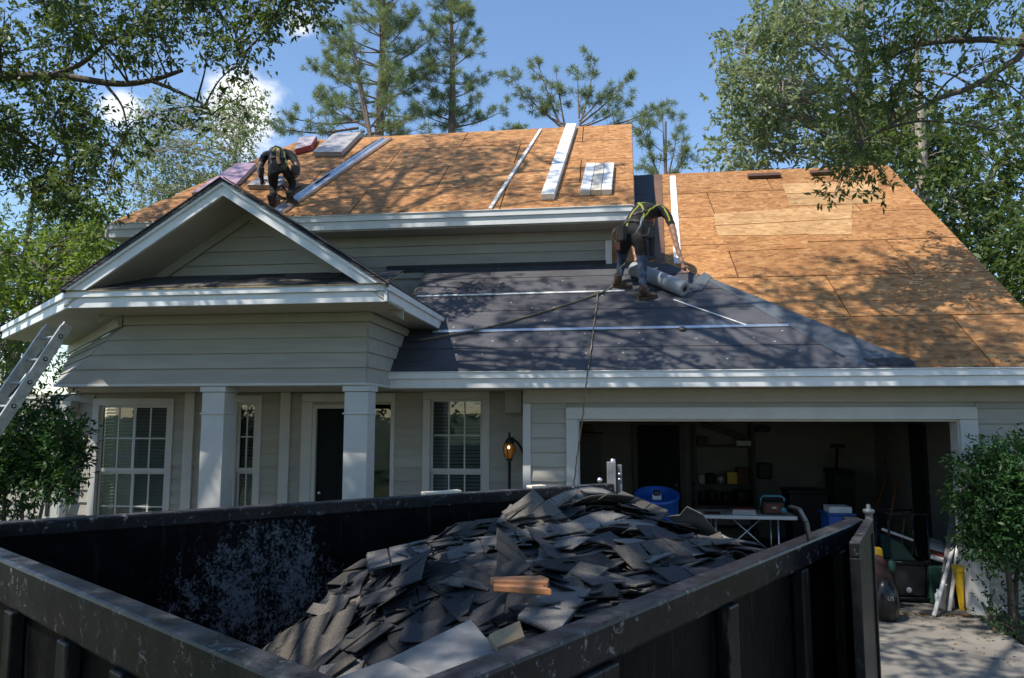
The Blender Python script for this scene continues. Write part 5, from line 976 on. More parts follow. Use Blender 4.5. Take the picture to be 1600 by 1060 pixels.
# ------------------------------------------------------------------ people
def person(name, label, J, bones, root, mats, extra, grp=None):
    """J: joint -> (position, radius); bones: (a, b, material index)"""
    names = list(J); idx = {k: i for i, k in enumerate(names)}
    me = bpy.data.meshes.new('skel'); me.from_pydata([J[k][0] for k in names], [(idx[a], idx[b]) for a, b, _ in bones], []); tmp = bpy.data.objects.new('skel', me); COL.objects.link(tmp)
    tmp.modifiers.new('skin', 'SKIN').use_smooth_shade = True
    for k in names:
        r = J[k][1]; me.skin_vertices[0].data[idx[k]].radius = r if isinstance(r, tuple) else (r, r); me.skin_vertices[0].data[idx[k]].use_root = (k == root)
    sb = tmp.modifiers.new('sub', 'SUBSURF'); sb.levels = 2
    bpy.context.view_layer.update(); body = bpy.data.meshes.new_from_object(tmp.evaluated_get(bpy.context.evaluated_depsgraph_get())); bpy.data.objects.remove(tmp)
    bm = bmesh.new(); bm.from_mesh(body)
    for v in bm.verts: v.co += Vector((math.sin(v.co.z * 61 + v.co.x * 37), math.cos(v.co.z * 53 + v.co.y * 41), 0)) * .0035
    segs = [(Vector(J[a][0]), Vector(J[b][0]), m, max(J[a][1] if not isinstance(J[a][1], tuple) else J[a][1][0], .03), max(J[b][1] if not isinstance(J[b][1], tuple) else J[b][1][0], .03)) for a, b, m in bones]
    for f in bm.faces:
        c = f.calc_center_median(); best = None
        for a, b, m, r0, r1 in segs:
            d = b - a; t = max(0, min(1, (c - a).dot(d) / d.length_squared)); k = (c - (a + d * t)).length / (r0 + (r1 - r0) * t)
            if best is None or k < best[0]: best = (k, m)
        f.material_index = best[1]; f.smooth = True
    bvh = BVHTree.FromBMesh(bm)
    # fingers: each a tapered chain rooted in the palm
    for (w, h, target, mi) in extra.get('hands', []):
        w, h, tgt = Vector(J[w][0]), Vector(J[h][0]), Vector(target); d = (h - w).normalized(); s = d.cross(tgt - h); s = s.normalized() if s.length > 1e-5 else d.orthogonal().normalized(); cu = s.cross(d).normalized()
        mb = MB()
        for k, L_ in enumerate((.068, .078, .072, .056)):
            b = h + s * (k - 1.5) * .021 - d * .01; p1 = b + d * L_ * .45 + cu * .004; p2 = p1 + (d * .75 + cu * .6).normalized() * L_ * .35; p3 = p2 + (d * .35 + cu * .9).normalized() * L_ * .3
            mb.tube([b, p1, p2, p3], [.0105, .010, .009, .0065], 7)
        b = h - d * .05 + s * -.035; mb.tube([b, b + (d * .5 - s * .8).normalized() * .035, b + (d * .8 - s * .6).normalized() * .07], [.013, .011, .008], 7)
        vs = [bm.verts.new(v) for v in mb.v]
        for f in mb.f:
            try: fc = bm.faces.new([vs[i] for i in f]); fc.material_index = mi; fc.smooth = True
            except ValueError: pass
    me = bpy.data.meshes.new(name); bm.to_mesh(me); bm.free()
    for m in mats: me.materials.append(M[m])
    th = bpy.data.objects.new(name, me); COL.objects.link(th); tag(th, label, 'person', grp)
    return th, bvh
def strap(bvh, pts, width, mat, name, parent, off=.008):
    pts = curve_pts(pts, 5); P = []
    for p in pts:
        loc, nrm, _, _ = bvh.find_nearest(Vector(p)); P.append((loc + nrm * off, nrm))
    mb = MB(); vs = []
    for i, (p, n) in enumerate(P):
        d = (P[min(i + 1, len(P) - 1)][0] - P[max(i - 1, 0)][0]); d = d.normalized() if d.length > 1e-6 else Vector((0, 0, 1)); s = d.cross(n).normalized() * width / 2
        vs += [p + s, p - s, p - s - n * (off + .004), p + s - n * (off + .004)]
    k = len(P); fs = [(4 * i + a, 4 * i + (a + 1) % 4, 4 * (i + 1) + (a + 1) % 4, 4 * (i + 1) + a) for i in range(k - 1) for a in range(4)]
    mb.add(vs, fs); return mb.build(name, mat, parent, True)
def pouch(c, ax_up, ax_out, w, h, d, mat, name, parent, flap=None):
    u = Vector(ax_up).normalized(); o = Vector(ax_out); o = (o - u * o.dot(u)).normalized(); s = u.cross(o); c = Vector(c)
    def P(a, b, e): return c + s * a + u * b + o * e
    mb = MB(); mb.hexa([P(-w * .4, -h / 2, -d * .4), P(w * .4, -h / 2, -d * .4), P(w * .4, -h / 2, d * .4), P(-w * .4, -h / 2, d * .4)], [P(-w / 2, h / 2, -d / 2), P(w / 2, h / 2, -d / 2), P(w / 2, h / 2, d / 2), P(-w / 2, h / 2, d / 2)])
    ob = mb.build(name, mat, parent, bevel=.018); return ob
def boot(ankle, toe, heel_z_n, name, mat, parent, up):
    a, t = Vector(ankle), Vector(toe); up = Vector(up).normalized(); d = (t - a); d = (d - up * d.dot(up)).normalized(); s = d.cross(up).normalized(); sole = a - up * .085
    pr = [(-.075, .040, .075), (-.03, .045, .10), (.04, .044, .085), (.11, .050, .055), (.16, .046, .045), (.195, .026, .03)]
    vs = []; n = 10
    for x, w, hh in pr:
        for k in range(n):
            an = 2 * math.pi * k / n; vs.append(sole + d * x + s * math.cos(an) * w + up * (.012 + hh / 2 + math.sin(an) * hh / 2))
    mb = MB(); mb.add(vs, [(i * n + k, i * n + (k + 1) % n, (i + 1) * n + (k + 1) % n, (i + 1) * n + k) for i in range(len(pr) - 1) for k in range(n)] + [tuple(range(n)), tuple(range((len(pr) - 1) * n, len(pr) * n))])
    mb.tube([a - up * .03, a + up * .03 - d * .005, a + up * .10], [.055, .056, .062], 12)
    b = mb.build(name, mat, parent, True)
    so_ = [sole + d * x + s * y for x, y in ((-.085, -.035), (-.085, .035), (.05, .045), (.14, .05), (.20, .026), (.20, -.026), (.14, -.05), (.05, -.045))]
    MB().prism(so_, up * .022).build('sole', 'sole', b); return b
def face(th, neck, head, look, mat_hair, cap=None):
    h = Vector(head); up = (h - Vector(neck)).normalized(); lk = Vector(look); lk = (lk - up * lk.dot(up)).normalized(); s = lk.cross(up)
    MB().ell(h + up * .02 - lk * .012, .104, .112, .118, 16, 12, Matrix((s, lk, up)).transposed()).build('hair', mat_hair, th, True)
    fm = MB()
    fm.ell(h + lk * .02 - up * .015, .078, .088, .10, 14, 10, Matrix((s, lk, up)).transposed()); fm.ell(h + lk * .112 - up * .03, .016, .022, .024, 8, 6); fm.ell(h + s * .095 - up * .02, .012, .02, .03, 8, 6); fm.ell(h - s * .095 - up * .02, .012, .02, .03, 8, 6)
    f = fm.build('face', 'skin_dark' if cap else 'skin', th, True)
    for k in (-1, 1): MB().ell(h + lk * .100 + s * .035 * k, .013, .008, .008, 8, 6).build('eye', 'paper', f, True)
    MB().ell(h + lk * .098 - up * .065, .024, .008, .007, 8, 6).build('mouth', 'clay', f, True)
def Q(px, py, Y): return tuple(onY(px, py, Y))
# standing worker
gl = GAR[1]; fL = onG(966, 450); fR = onG(1005, 468)
J = {'pelvis': (Q(987, 362, 10.42), (.165, .135)), 'hipL': (Q(978, 374, 10.45), .105), 'hipR': (Q(999, 376, 10.36), .105),
     'thighL': (Q(973, 392, 10.56), .092), 'thighR': (Q(1003, 398, 10.36), .092), 'kneeL': (Q(971, 410, 10.66), .066), 'kneeR': (Q(1004, 419, 10.36), .068), 'calfL': (Q(969, 424, 10.68), .062), 'calfR': (Q(1004, 436, 10.34), .064),
     'ankleL': (tuple(fL + gl * .11), .044), 'ankleR': (tuple(fR + gl * .11), .046),
     'waist': (Q(991, 346, 10.52), (.15, .125)), 'chest': (Q(1004, 330, 10.72), (.165, .14)), 'upper': (Q(1020, 326, 10.88), (.15, .125)), 'neck': (Q(1019, 333, 11.06), .062), 'head': (Q(1013, 346, 11.2), .092),
     'shR': (Q(1041, 333, 10.80), .075), 'slR': (Q(1050, 353, 10.72), .056), 'elR': (Q(1057, 384, 10.66), .042), 'wrR': (Q(1066, 411, 10.62), .029), 'haR': (Q(1069, 422, 10.62), .036),
     'shL': (Q(1000, 330, 11.02), .075), 'slL': (Q(994, 350, 11.06), .056), 'elL': (Q(989, 378, 10.98), .042), 'wrL': (Q(993, 401, 10.86), .029), 'haL': (Q(995, 411, 10.84), .036)}
B = [('pelvis', 'hipL', 1), ('pelvis', 'hipR', 1), ('hipL', 'thighL', 1), ('thighL', 'kneeL', 2), ('kneeL', 'calfL', 2), ('calfL', 'ankleL', 2), ('hipR', 'thighR', 1), ('thighR', 'kneeR', 2), ('kneeR', 'calfR', 2), ('calfR', 'ankleR', 2),
     ('pelvis', 'waist', 0), ('waist', 'chest', 0), ('chest', 'upper', 0), ('upper', 'neck', 3), ('neck', 'head', 3), ('upper', 'shR', 0), ('shR', 'slR', 0), ('slR', 'elR', 3), ('elR', 'wrR', 3), ('wrR', 'haR', 3), ('upper', 'shL', 0), ('shL', 'slL', 0), ('slL', 'elL', 3), ('elL', 'wrL', 3), ('wrL', 'haL', 3)]
P2, bv = person('person', 'person in black shirt and jeans bending down to unroll grey roofing felt', J, B, 'pelvis', ['shirt', 'trouser_dark', 'jeans', 'skin'], {'hands': [('wrR', 'haR', Q(1076, 430, 10.5), 3), ('wrL', 'haL', Q(1000, 420, 10.7), 3)]})
face(P2, J['neck'][0], J['head'][0], Vector((.2, .1, -1)), 'hair')
boot(J['ankleL'][0], onG(989, 452), 0, 'boot', 'boot', P2, gl); boot(J['ankleR'][0], onG(1034, 464), 0, 'boot', 'boot', P2, gl)
for (a, b) in (('kneeL', 'thighL'), ('kneeR', 'thighR')): pass
S1 = lambda px, py, Y: onY(px, py, Y)
strap(bv, [S1(972, 352, 10.30), S1(980, 333, 10.4), S1(995, 315, 10.55), S1(1015, 306, 10.75), S1(1026, 314, 10.95)], .030, 'hivis', 'harness_strap', P2)
strap(bv, [S1(1012, 352, 10.22), S1(1011, 336, 10.40), S1(1006, 322, 10.5), S1(998, 312, 10.62), S1(990, 312, 10.85)], .030, 'hivis', 'harness_strap', P2)
strap(bv, [S1(1012, 352, 10.2), S1(1020, 332, 10.45), S1(1028, 318, 10.68), S1(1034, 316, 10.9)], .026, 'hivis', 'harness_strap', P2)
strap(bv, [S1(985, 331, 10.4), S1(1000, 326, 10.4), S1(1017, 326, 10.5)], .045, 'leather', 'harness_strap', P2); strap(bv, [S1(1036, 316, 10.7), S1(1042, 330, 10.65), S1(1044, 342, 10.6)], .024, 'hivis', 'harness_strap', P2)
pc = Vector(J['pelvis'][0]); wc = Vector(J['waist'][0]); mid = pc * .45 + wc * .55; ups = (wc - pc).normalized(); s1 = ups.orthogonal().normalized(); s2 = ups.cross(s1)
strap(bv, [mid + (s1 * math.cos(a) + s2 * math.sin(a)) * .2 for a in [i * math.pi / 6 for i in range(13)]], .055, 'leather', 'tool_belt', P2, .014)
pouch(onY(971, 366, 10.30), (0, .0, 1), (-.7, -.7, 0), .17, .22, .11, 'leather', 'pouch', P2); pouch(onY(1011, 362, 10.20), (0, 0, 1), (.5, -.8, 0), .18, .20, .10, 'leather', 'pouch', P2); pouch(onY(1014, 350, 10.19), (.1, 0, 1), (.5, -.8, 0), .15, .10, .05, 'leather_red', 'tool_holder', P2)
pouch(onY(1018, 384, 10.30), (0.05, 0, 1), (.7, -.6, 0), .10, .30, .05, 'shirt', 'side_flap', P2); pouch(onY(966, 386, 10.45), (0, 0, 1), (-.6, -.6, 0), .12, .14, .07, 'leather_red', 'pouch', P2)
MB().tube([onY(1003, 340, 10.14), onY(1001, 352, 10.10), onY(992, 368, 10.12)], .014, 8).build('hammer_handle', 'alu_old', P2, True)
MB().tube(curve_pts([onY(994, 362, 10.10), onY(1002, 368, 10.06), onY(1012, 366, 10.06), onY(1015, 356, 10.10)], 5), .009, 6).build('cord_loop', 'rope', P2, True); MB().tube(curve_pts([onY(960, 358, 10.25), onY(956, 372, 10.22), onY(964, 380, 10.2)], 5), .009, 6).build('cord_loop', 'rope', P2, True)
MB().tube(curve_pts([onY(982, 404, 10.5), onY(975, 414, 10.5), onY(966, 424, 10.55), onY(968, 440, 10.6)], 5), .012, 6).build('lace', 'rope', P2, True)
# crouched worker
ul = UPR[1]; fL = onU(427, 324); fR = onU(456, 319)
J = {'pelvis': (Q(433, 262, 11.36), (.165, .14)), 'hipL': (Q(426, 270, 11.36), .11), 'hipR': (Q(444, 268, 11.38), .11), 'thighL': (Q(427, 280, 11.42), .094), 'thighR': (Q(452, 274, 11.50), .094),
     'kneeL': (Q(427, 292, 11.50), .07), 'kneeR': (Q(457, 284, 11.58), .07), 'calfL': (Q(427, 303, 11.46), .064), 'calfR': (Q(456, 297, 11.55), .064), 'ankleL': (tuple(fL + ul * .11), .05), 'ankleR': (tuple(fR + ul * .11), .05),
     'waist': (Q(434, 248, 11.50), (.155, .13)), 'chest': (Q(434, 240, 11.72), (.175, .14)), 'upper': (Q(434, 241, 11.88), (.16, .13)), 'neck': (Q(434, 250, 12.05), .065), 'head': (Q(432, 262, 12.13), .092),
     'shL': (Q(413, 244, 11.82), .08), 'slL': (Q(408, 256, 11.74), .062), 'elL': (Q(405, 268, 11.66), .047), 'wrL': (Q(408, 279, 11.62), .034), 'haL': (Q(411, 286, 11.62), .038),
     'shR': (Q(456, 243, 11.84), .08), 'slR': (Q(463, 256, 11.76), .062), 'elR': (Q(466, 270, 11.68), .047), 'wrR': (Q(461, 277, 11.58), .034), 'haR': (Q(453, 280, 11.54), .038)}
B2 = [(a, b, {1: 1, 2: 1}.get(m, m) if m != 3 else 2) for a, b, m in B]
P1, bv = person('person', 'person in dark clothes crouching over the upper roof above the gable peak', J, B2, 'pelvis', ['shirt_navy', 'trouser_dark', 'skin_dark'], {'hands': [('wrR', 'haR', Q(448, 288, 11.5), 2), ('wrL', 'haL', Q(414, 296, 11.5), 2)]})
face(P1, J['neck'][0], J['head'][0], Vector((0, .3, -1)), 'hair', 1)
boot(J['ankleL'][0], onU(427, 318) + Vector((0, .1, .07)), 0, 'boot', 'boot_dark', P1, ul); boot(J['ankleR'][0], onU(464, 322), 0, 'boot', 'boot_dark', P1, ul)
strap(bv, [S1(420, 252, 11.25), S1(420, 238, 11.4), S1(426, 228, 11.6), S1(440, 222, 11.8)], .045, 'leather', 'harness_strap', P1)
strap(bv, [S1(452, 254, 11.25), S1(450, 240, 11.4), S1(446, 230, 11.6), S1(436, 222, 11.8)], .030, 'hivis', 'harness_strap', P1); strap(bv, [S1(422, 236, 11.4), S1(430, 229, 11.55), S1(437, 222, 11.75)], .026, 'hivis', 'harness_strap', P1)
strap(bv, [S1(433, 250, 11.2), S1(434, 242, 11.4), S1(435, 234, 11.55)], .06, 'tan_strap', 'lanyard_pack', P1, .02)
pc = Vector(J['pelvis'][0]); wc = Vector(J['waist'][0]); mid = pc * .4 + wc * .6; ups = (wc - pc).normalized(); s1 = ups.orthogonal().normalized(); s2 = ups.cross(s1)
strap(bv, [mid + (s1 * math.cos(a) + s2 * math.sin(a)) * .2 for a in [i * math.pi / 6 for i in range(13)]], .05, 'leather', 'tool_belt', P1, .014)
pouch(onY(408, 270, 11.42), (0, 0, 1), (-.8, -.5, 0), .15, .17, .1, 'leather', 'pouch', P1); pouch(onY(409, 282, 11.45), (0, 0, 1), (-.6, -.6, 0), .07, .15, .06, 'boot_dark', 'nail_gun', P1); pouch(onY(461, 266, 11.42), (0, 0, 1), (.8, -.5, 0), .13, .16, .09, 'leather', 'pouch', P1)

# ------------------------------------------------------------------ vegetation
def leaves(name, P, D, L, Wd, mat, parent, droop=.0, seed=0, up_bias=.9, label=None, kind=None):
    r = np.random.default_rng(seed); n = len(P)
    D = D / (np.linalg.norm(D, axis=1, keepdims=True) + 1e-9); D[:, 2] -= droop; D /= (np.linalg.norm(D, axis=1, keepdims=True) + 1e-9)
    up = r.normal(0, .75, (n, 3)); up[:, 2] += up_bias; s = np.cross(D, up); s /= (np.linalg.norm(s, axis=1, keepdims=True) + 1e-9); nn = np.cross(s, D)
    l = (L * r.uniform(.5, 1.35, n))[:, None]; w = (Wd * r.uniform(.7, 1.25, n))[:, None] / 2
    b = P; t = P + D * l - nn * l * .12; m = P + D * l * .48 + nn * l * .06
    V = np.stack([b, m + s * w, t, m - s * w], 1).reshape(-1, 3)
    me = bpy.data.meshes.new(name); me.vertices.add(4 * n); me.vertices.foreach_set('co', V.ravel().astype(np.float32))
    me.loops.add(4 * n); me.loops.foreach_set('vertex_index', np.arange(4 * n, dtype=np.int32)); me.polygons.add(n); me.polygons.foreach_set('loop_start', np.arange(0, 4 * n, 4, dtype=np.int32)); me.polygons.foreach_set('loop_total', np.full(n, 4, dtype=np.int32))
    at = me.attributes.new('tint', 'FLOAT', 'POINT'); at.data.foreach_set('value', np.repeat(np.clip(r.beta(1.6, 1.8, n), 0, 1), 4).astype(np.float32))
    me.update(calc_edges=True); me.materials.append(M[mat]); o = bpy.data.objects.new(name, me); COL.objects.link(o)
    if parent: link(o, parent)
    if label: o['label'] = label
    if kind: o['kind'] = kind
    return o
def spray_points(clumps, per_twig, twig_len, seed, shell=.45):
    """clumps: (c, (rx,ry,rz), nleaves). Leaves sit along short twigs spread through each clump."""
    r = np.random.default_rng(seed); PP, DD, TW = [], [], []
    for c, rad, n in clumps:
        nt_ = max(1, int(n / per_twig)); u = r.normal(0, 1, (nt_, 3)); u /= np.linalg.norm(u, axis=1, keepdims=True); k = r.uniform(shell ** 3, 1, nt_) ** (1 / 3)
        q = np.array(c) + u * k[:, None] * np.array(rad); td = u + r.normal(0, .8, (nt_, 3)); td[:, 2] -= .15; td /= np.linalg.norm(td, axis=1, keepdims=True)
        for j in range(nt_): TW.append((q[j], q[j] + td[j] * twig_len))
        t = r.uniform(0, 1, (nt_, per_twig)); p = q[:, None, :] + td[:, None, :] * (t * twig_len)[..., None] + r.normal(0, .018, (nt_, per_twig, 3))
        d = td[:, None, :] * .9 + r.normal(0, .75, (nt_, per_twig, 3)); PP.append(p.reshape(-1, 3)); DD.append(d.reshape(-1, 3))
    return np.concatenate(PP), np.concatenate(DD), TW
def branches(mb, root_pts, clumps, r0, seed, seg=6, sub=5):
    rr = random.Random(seed); root_pts = [Vector(p) for p in root_pts]
    for c, rad, n in clumps:
        c = Vector(c); best = min(root_pts, key=lambda p: (p - c).length * rr.uniform(.75, 1.35) + .9 * max(0, p.z - c.z + .3)); L_ = (c - best).length
        m1 = best.lerp(c, .4) + Vector((rr.gauss(0, .06), rr.gauss(0, .06), .10)) * L_; pts = curve_pts([best, m1, c], 4); k = len(pts); rb = min(r0, .008 + .010 * L_)
        mb.tube(pts, [rb * (1 - .75 * i / (k - 1)) for i in range(k)], seg, False)
        for j in range(sub):
            e = c + Vector((rr.uniform(-1, 1) * rad[0], rr.uniform(-1, 1) * rad[1], rr.uniform(-.8, 1) * rad[2])) * .85; s_ = pts[rr.randint(k // 2, k - 1)]; mb.tube([s_, s_.lerp(e, .5) + Vector((0, 0, .05 * L_)), e], [rb * .4, rb * .26, rb * .1], 4, False)
def tree(name, label, trunk, r0, clumps, leaf, per_twig, twig, mat, bark, seed, cat='tree', group=None, droop=.1, limbs=(), shell=.45, sub=5):
    t = thing(name, label, cat, trunk[0], group); mb = MB(); tp = curve_pts(trunk, 6); k = len(tp)
    mb.tube(tp, [r0 * (1 - .8 * i / (k - 1)) for i in range(k)], 12, False); mb.build('trunk', bark, t, True)
    roots = [p for i, p in enumerate(tp) if i > k * .35]
    for lp, lr in limbs:
        lpts = curve_pts(lp, 6); kk = len(lpts); MB().tube(lpts, [lr * (1 - .7 * i / (kk - 1)) for i in range(kk)], 8, False).build('limb', bark, t, True); roots += lpts[2:]
    bb = MB(); branches(bb, roots, clumps, r0 * .4, seed, sub=sub); o = bb.build('branches', bark, t, True); o['kind'] = 'stuff'
    P, D, TW = spray_points(clumps, per_twig, twig, seed, shell)
    leaves('crown', P, D, leaf[0], leaf[1], mat, t, droop, seed)
    return t
M['leaf_oak'] = leafmat('leaf_oak', (.036, .074, .025), (.145, .20, .062), .38)
M['leaf_dark'] = leafmat('leaf_dark', (.040, .082, .032), (.165, .23, .085), .38)
M['leaf_pale'] = leafmat('leaf_pale', (.13, .175, .10), (.29, .34, .21), .42)
M['leaf_lime'] = leafmat('leaf_lime', (.042, .095, .020), (.22, .29, .06), .46)
M['leaf_shrub'] = leafmat('leaf_shrub', (.012, .042, .014), (.060, .135, .036), .25, .45, .35)
M['needle'] = leafmat('needle', (.085, .135, .08), (.27, .32, .16), .36)
def cl_px(px, py, Y, rpx, n, dy=1.0, flat=1.0):
    c = onY(px, py, Y); r = rpx / F_PX * Y; return (tuple(c), (r, r * dy, r * flat), n)
rc = random.Random(3)
def fill(box_, Y, count, rpx, n, jitter=1.0, keep=None):
    o = []
    tries_ = 0
    while len(o) < count and tries_ < count * 30:
        tries_ += 1; x, y = rc.uniform(box_[0], box_[2]), rc.uniform(box_[1], box_[3])
        if keep and not keep(x, y): continue
        k = rc.uniform(.7, 1.3); o.append(cl_px(x, y, Y + rc.uniform(-jitter, jitter), rpx * k, int(n * k * k)))
    return o
# --- oak at the front left: visible branches, and the high canopy that dapples the roofs
vis = fill((-40, -30, 500, 40), 9.0, 24, 32, 250, .8, lambda x, y: y < 45 - .06 * max(0, x - 250) or x < 130)
vis += fill((110, 30, 330, 115), 9.0, 10, 27, 135, .6) + fill((330, 20, 420, 120), 9.0, 6, 24, 125, .6)
vis += fill((-40, 50, 100, 180), 9.2, 13, 30, 210, .8) + fill((-40, 170, 180, 330), 9.4, 32, 30, 270, .8, lambda x, y: x < 185 - .25 * abs(y - 240))
vis += fill((220, 140, 400, 200), 9.0, 5, 20, 70, .6) + [cl_px(120, 60, 9, 30, 120), cl_px(205, 215, 9.0, 22, 60), cl_px(370, 155, 9.0, 20, 60), cl_px(470, 10, 9, 30, 150), cl_px(510, 0, 9, 26, 130)]
def up_sun(p, s): return Vector(p) + SUNV * s
def shade(px, py, where, s, r, n):
    p = where(px, py) if callable(where) else onZ(px, py, where); c = up_sun(p, s); q = inpic(c)
    while q and q[1] > -120 and -120 < q[0] < 1720 and s < 19: s += .5; c = up_sun(p, s); q = inpic(c)
    return (tuple(c), (r, r, r * .55), n)
can = []
def can_fill(box_, where, count, r, n, s0=7.5, keep=None):
    k = 0; tr = 0
    while k < count and tr < count * 30:
        tr += 1; x, y = rc.uniform(box_[0], box_[2]), rc.uniform(box_[1], box_[3])
        if keep and not keep(x, y): continue
        can.append(shade(x, y, where, s0 + rc.uniform(-1, 1.5), r * rc.uniform(.7, 1.3), int(n * rc.uniform(.7, 1.3)))); k += 1
can_fill((170, 225, 470, 350), onU, 11, 0.90, 570, s0=11.5)                                      # left end of the upper roof
can_fill((480, 222, 780, 320), onU, 18, 0.67, 437, s0=11.5); can_fill((640, 215, 860, 262), onU, 4, 0.58, 323, s0=11.5); can_fill((740, 270, 990, 320), onU, 6, 0.55, 323, s0=11.5)
can_fill((600, 425, 1000, 570), onG, 8, 0.67, 380, s0=11.5); can_fill((1000, 470, 1250, 570), onG, 5, 0.67, 380, s0=11.5)
can_fill((1180, 430, 1600, 570), onG, 15, 0.70, 475, s0=11.5, keep=lambda x, y: y > 600 - .16 * (x - 200)); can_fill((1330, 385, 1580, 440), onG, 4, 0.61, 361, s0=11.5)
yy = lambda Y: (lambda x, y: onY(x, y, Y))
can_fill((100, 440, 600, 480), yy(7.3), 4, .42, 110); can_fill((120, 290, 600, 440), yy(7.3), 4, .42, 100)
can_fill((1000, 575, 1600, 600), yy(8.85), 4, .40, 90)
can_fill((880, 740, 1600, 960), yy(9.3), 22, .60, 260); can_fill((100, 640, 520, 780), yy(8.0), 7, .5, 170)
can_fill((0, 830, 560, 1050), 1.5, 15, .55, 260, 8.5); can_fill((560, 860, 1150, 1050), 1.5, 8, .38, 110, 11); can_fill((1250, 960, 1650, 1060), 0.0, 11, .45, 190, 9); can_fill((900, 850, 1350, 1060), 1.6, 9, .5, 220, 8.5)
for _ in range(30): can.append((tuple(up_sun((rc.uniform(-4.5, 3.5), rc.uniform(-4.5, 1.6), 0), rc.uniform(11, 13))), (.7, .7, .4), 300))  # extra clumps added out of view, shading the near ground to cut its bounce
mainlimb = [((-10.2, 8.2, 3.2), onY(-120, 130, 9.0), onY(0, 121, 9.0), onY(90, 119, 9.0), onY(190, 131, 9.0), onY(232, 126, 9.0), onY(280, 112, 9.0)), ]
limbs = [([Vector((-10.2, 8.0, 4.2)), onY(-120, 130, 9.0), onY(0, 121, 9.0), onY(88, 119, 9.0), onY(180, 131, 9.0), onY(235, 126, 9.0), onY(285, 110, 9.0)], .085), ([onY(80, 119, 9.0), onY(130, 98, 9.0), onY(170, 65, 9.0), onY(210, 52, 9.0)], .04), ([onY(235, 126, 9.0), onY(275, 142, 9.0), onY(320, 165, 9.0), onY(330, 180, 8.9)], .03), ([onY(165, 132, 9.0), onY(190, 165, 9.0), onY(200, 205, 9.0)], .025), ([onY(60, 0, 9.2), onY(100, 25, 9.1), onY(125, 55, 9.0)], .03), ([Vector((-10.2, 7.6, 6.5)), onY(-60, -60, 9.0), onY(140, -50, 9.0), onY(300, -30, 9.0), onY(420, -15, 9.0), onY(500, 5, 9.0)], .05), ([onY(300, -30, 9.0), onY(350, 30, 9.0), onY(375, 90, 9.0)], .022), ([onY(-80, 140, 9.4), onY(0, 190, 9.4), onY(70, 235, 9.4), onY(140, 250, 9.4)], .04),
         ([Vector((-10.3, 7.5, 6)), Vector((-7, 6.5, 9.5)), Vector((-3, 6.8, 11)), Vector((1, 7.0, 11.6))], .09), ([Vector((-10.3, 7.5, 5)), Vector((-7.5, 4, 8.5)), Vector((-4, 2, 10)), Vector((0, 1.5, 10.6)), Vector((3, 3, 10.8))], .11), ([Vector((-10, 7.6, 6.5)), Vector((-8, 9, 10)), Vector((-5, 9.5, 12.5)), Vector((-3, 9.5, 13.3))], .07), ([Vector((-3, 6.8, 11)), Vector((-2, 5, 11.4)), Vector((0, 4, 11.6)), Vector((2, 4.6, 11.6))], .08)]
tree('oak_tree', 'large spreading oak whose leafy branches hang into the upper left corner', [Vector((-10.6, 7.2, 0)), Vector((-10.5, 7.3, 3)), Vector((-10.3, 7.5, 6)), Vector((-9.9, 7.6, 9.5))], .42, vis, (.092, .040), 11, .24, 'leaf_oak', 'bark', 11, limbs=limbs[:8], group='trees around the house')
tree('oak_tree', 'tall oak with a high canopy over the roofs and clumps added to shade the yard', [Vector((-11.2, 3.2, 0)), Vector((-11.0, 4, 5)), Vector((-10.0, 5.2, 10)), Vector((-8.5, 6, 15))], .45, can, (.11, .05), 9, .34, 'leaf_oak', 'bark', 12, limbs=limbs[8:], group='trees around the house', sub=3)
# --- right oak in front of the garage's right end
rk = fill((1310, -40, 1640, 120), 9.6, 20, 38, 210, .9) + fill((1380, 110, 1640, 215), 9.6, 10, 35, 170, .9, lambda x, y: x > 1330 + .5 * (y - 100)) + fill((1290, 120, 1400, 220), 9.6, 7, 32, 220, .6)
rk += [cl_px(1315, 245, 9.5, 28, 170), cl_px(1345, 255, 9.5, 26, 150), cl_px(1312, 285, 9.5, 19, 80), cl_px(1306, 308, 9.5, 12, 36), cl_px(1375, 268, 9.5, 22, 100), cl_px(1392, 288, 9.5, 13, 40), cl_px(1330, 225, 9.5, 30, 190), cl_px(1295, 258, 9.5, 15, 60)]
rk += [shade(x, y, onG, 2.6, .32, 46) for x, y in ()]
rlimbs = [([Vector((9.4, 9.6, 5)), onY(1680, 66, 9.6), onY(1600, 67, 9.6), onY(1535, 62, 9.6), onY(1440, 70, 9.6), onY(1370, 100, 9.6)], .07), ([Vector((9.4, 9.6, 4.6)), onY(1660, 60, 9.7), onY(1590, 92, 9.7), onY(1520, 135, 9.7), onY(1465, 155, 9.7), onY(1400, 190, 9.6), onY(1340, 225, 9.5)], .06)]
tree('oak_tree', 'dark leafed oak hanging over the right end of the garage roof', [Vector((9.8, 9.4, 0)), Vector((9.7, 9.5, 4)), Vector((9.4, 9.6, 8)), Vector((9.0, 9.6, 11))], .38, rk, (.092, .040), 11, .24, 'leaf_dark', 'bark', 13, limbs=rlimbs, group='trees around the house')
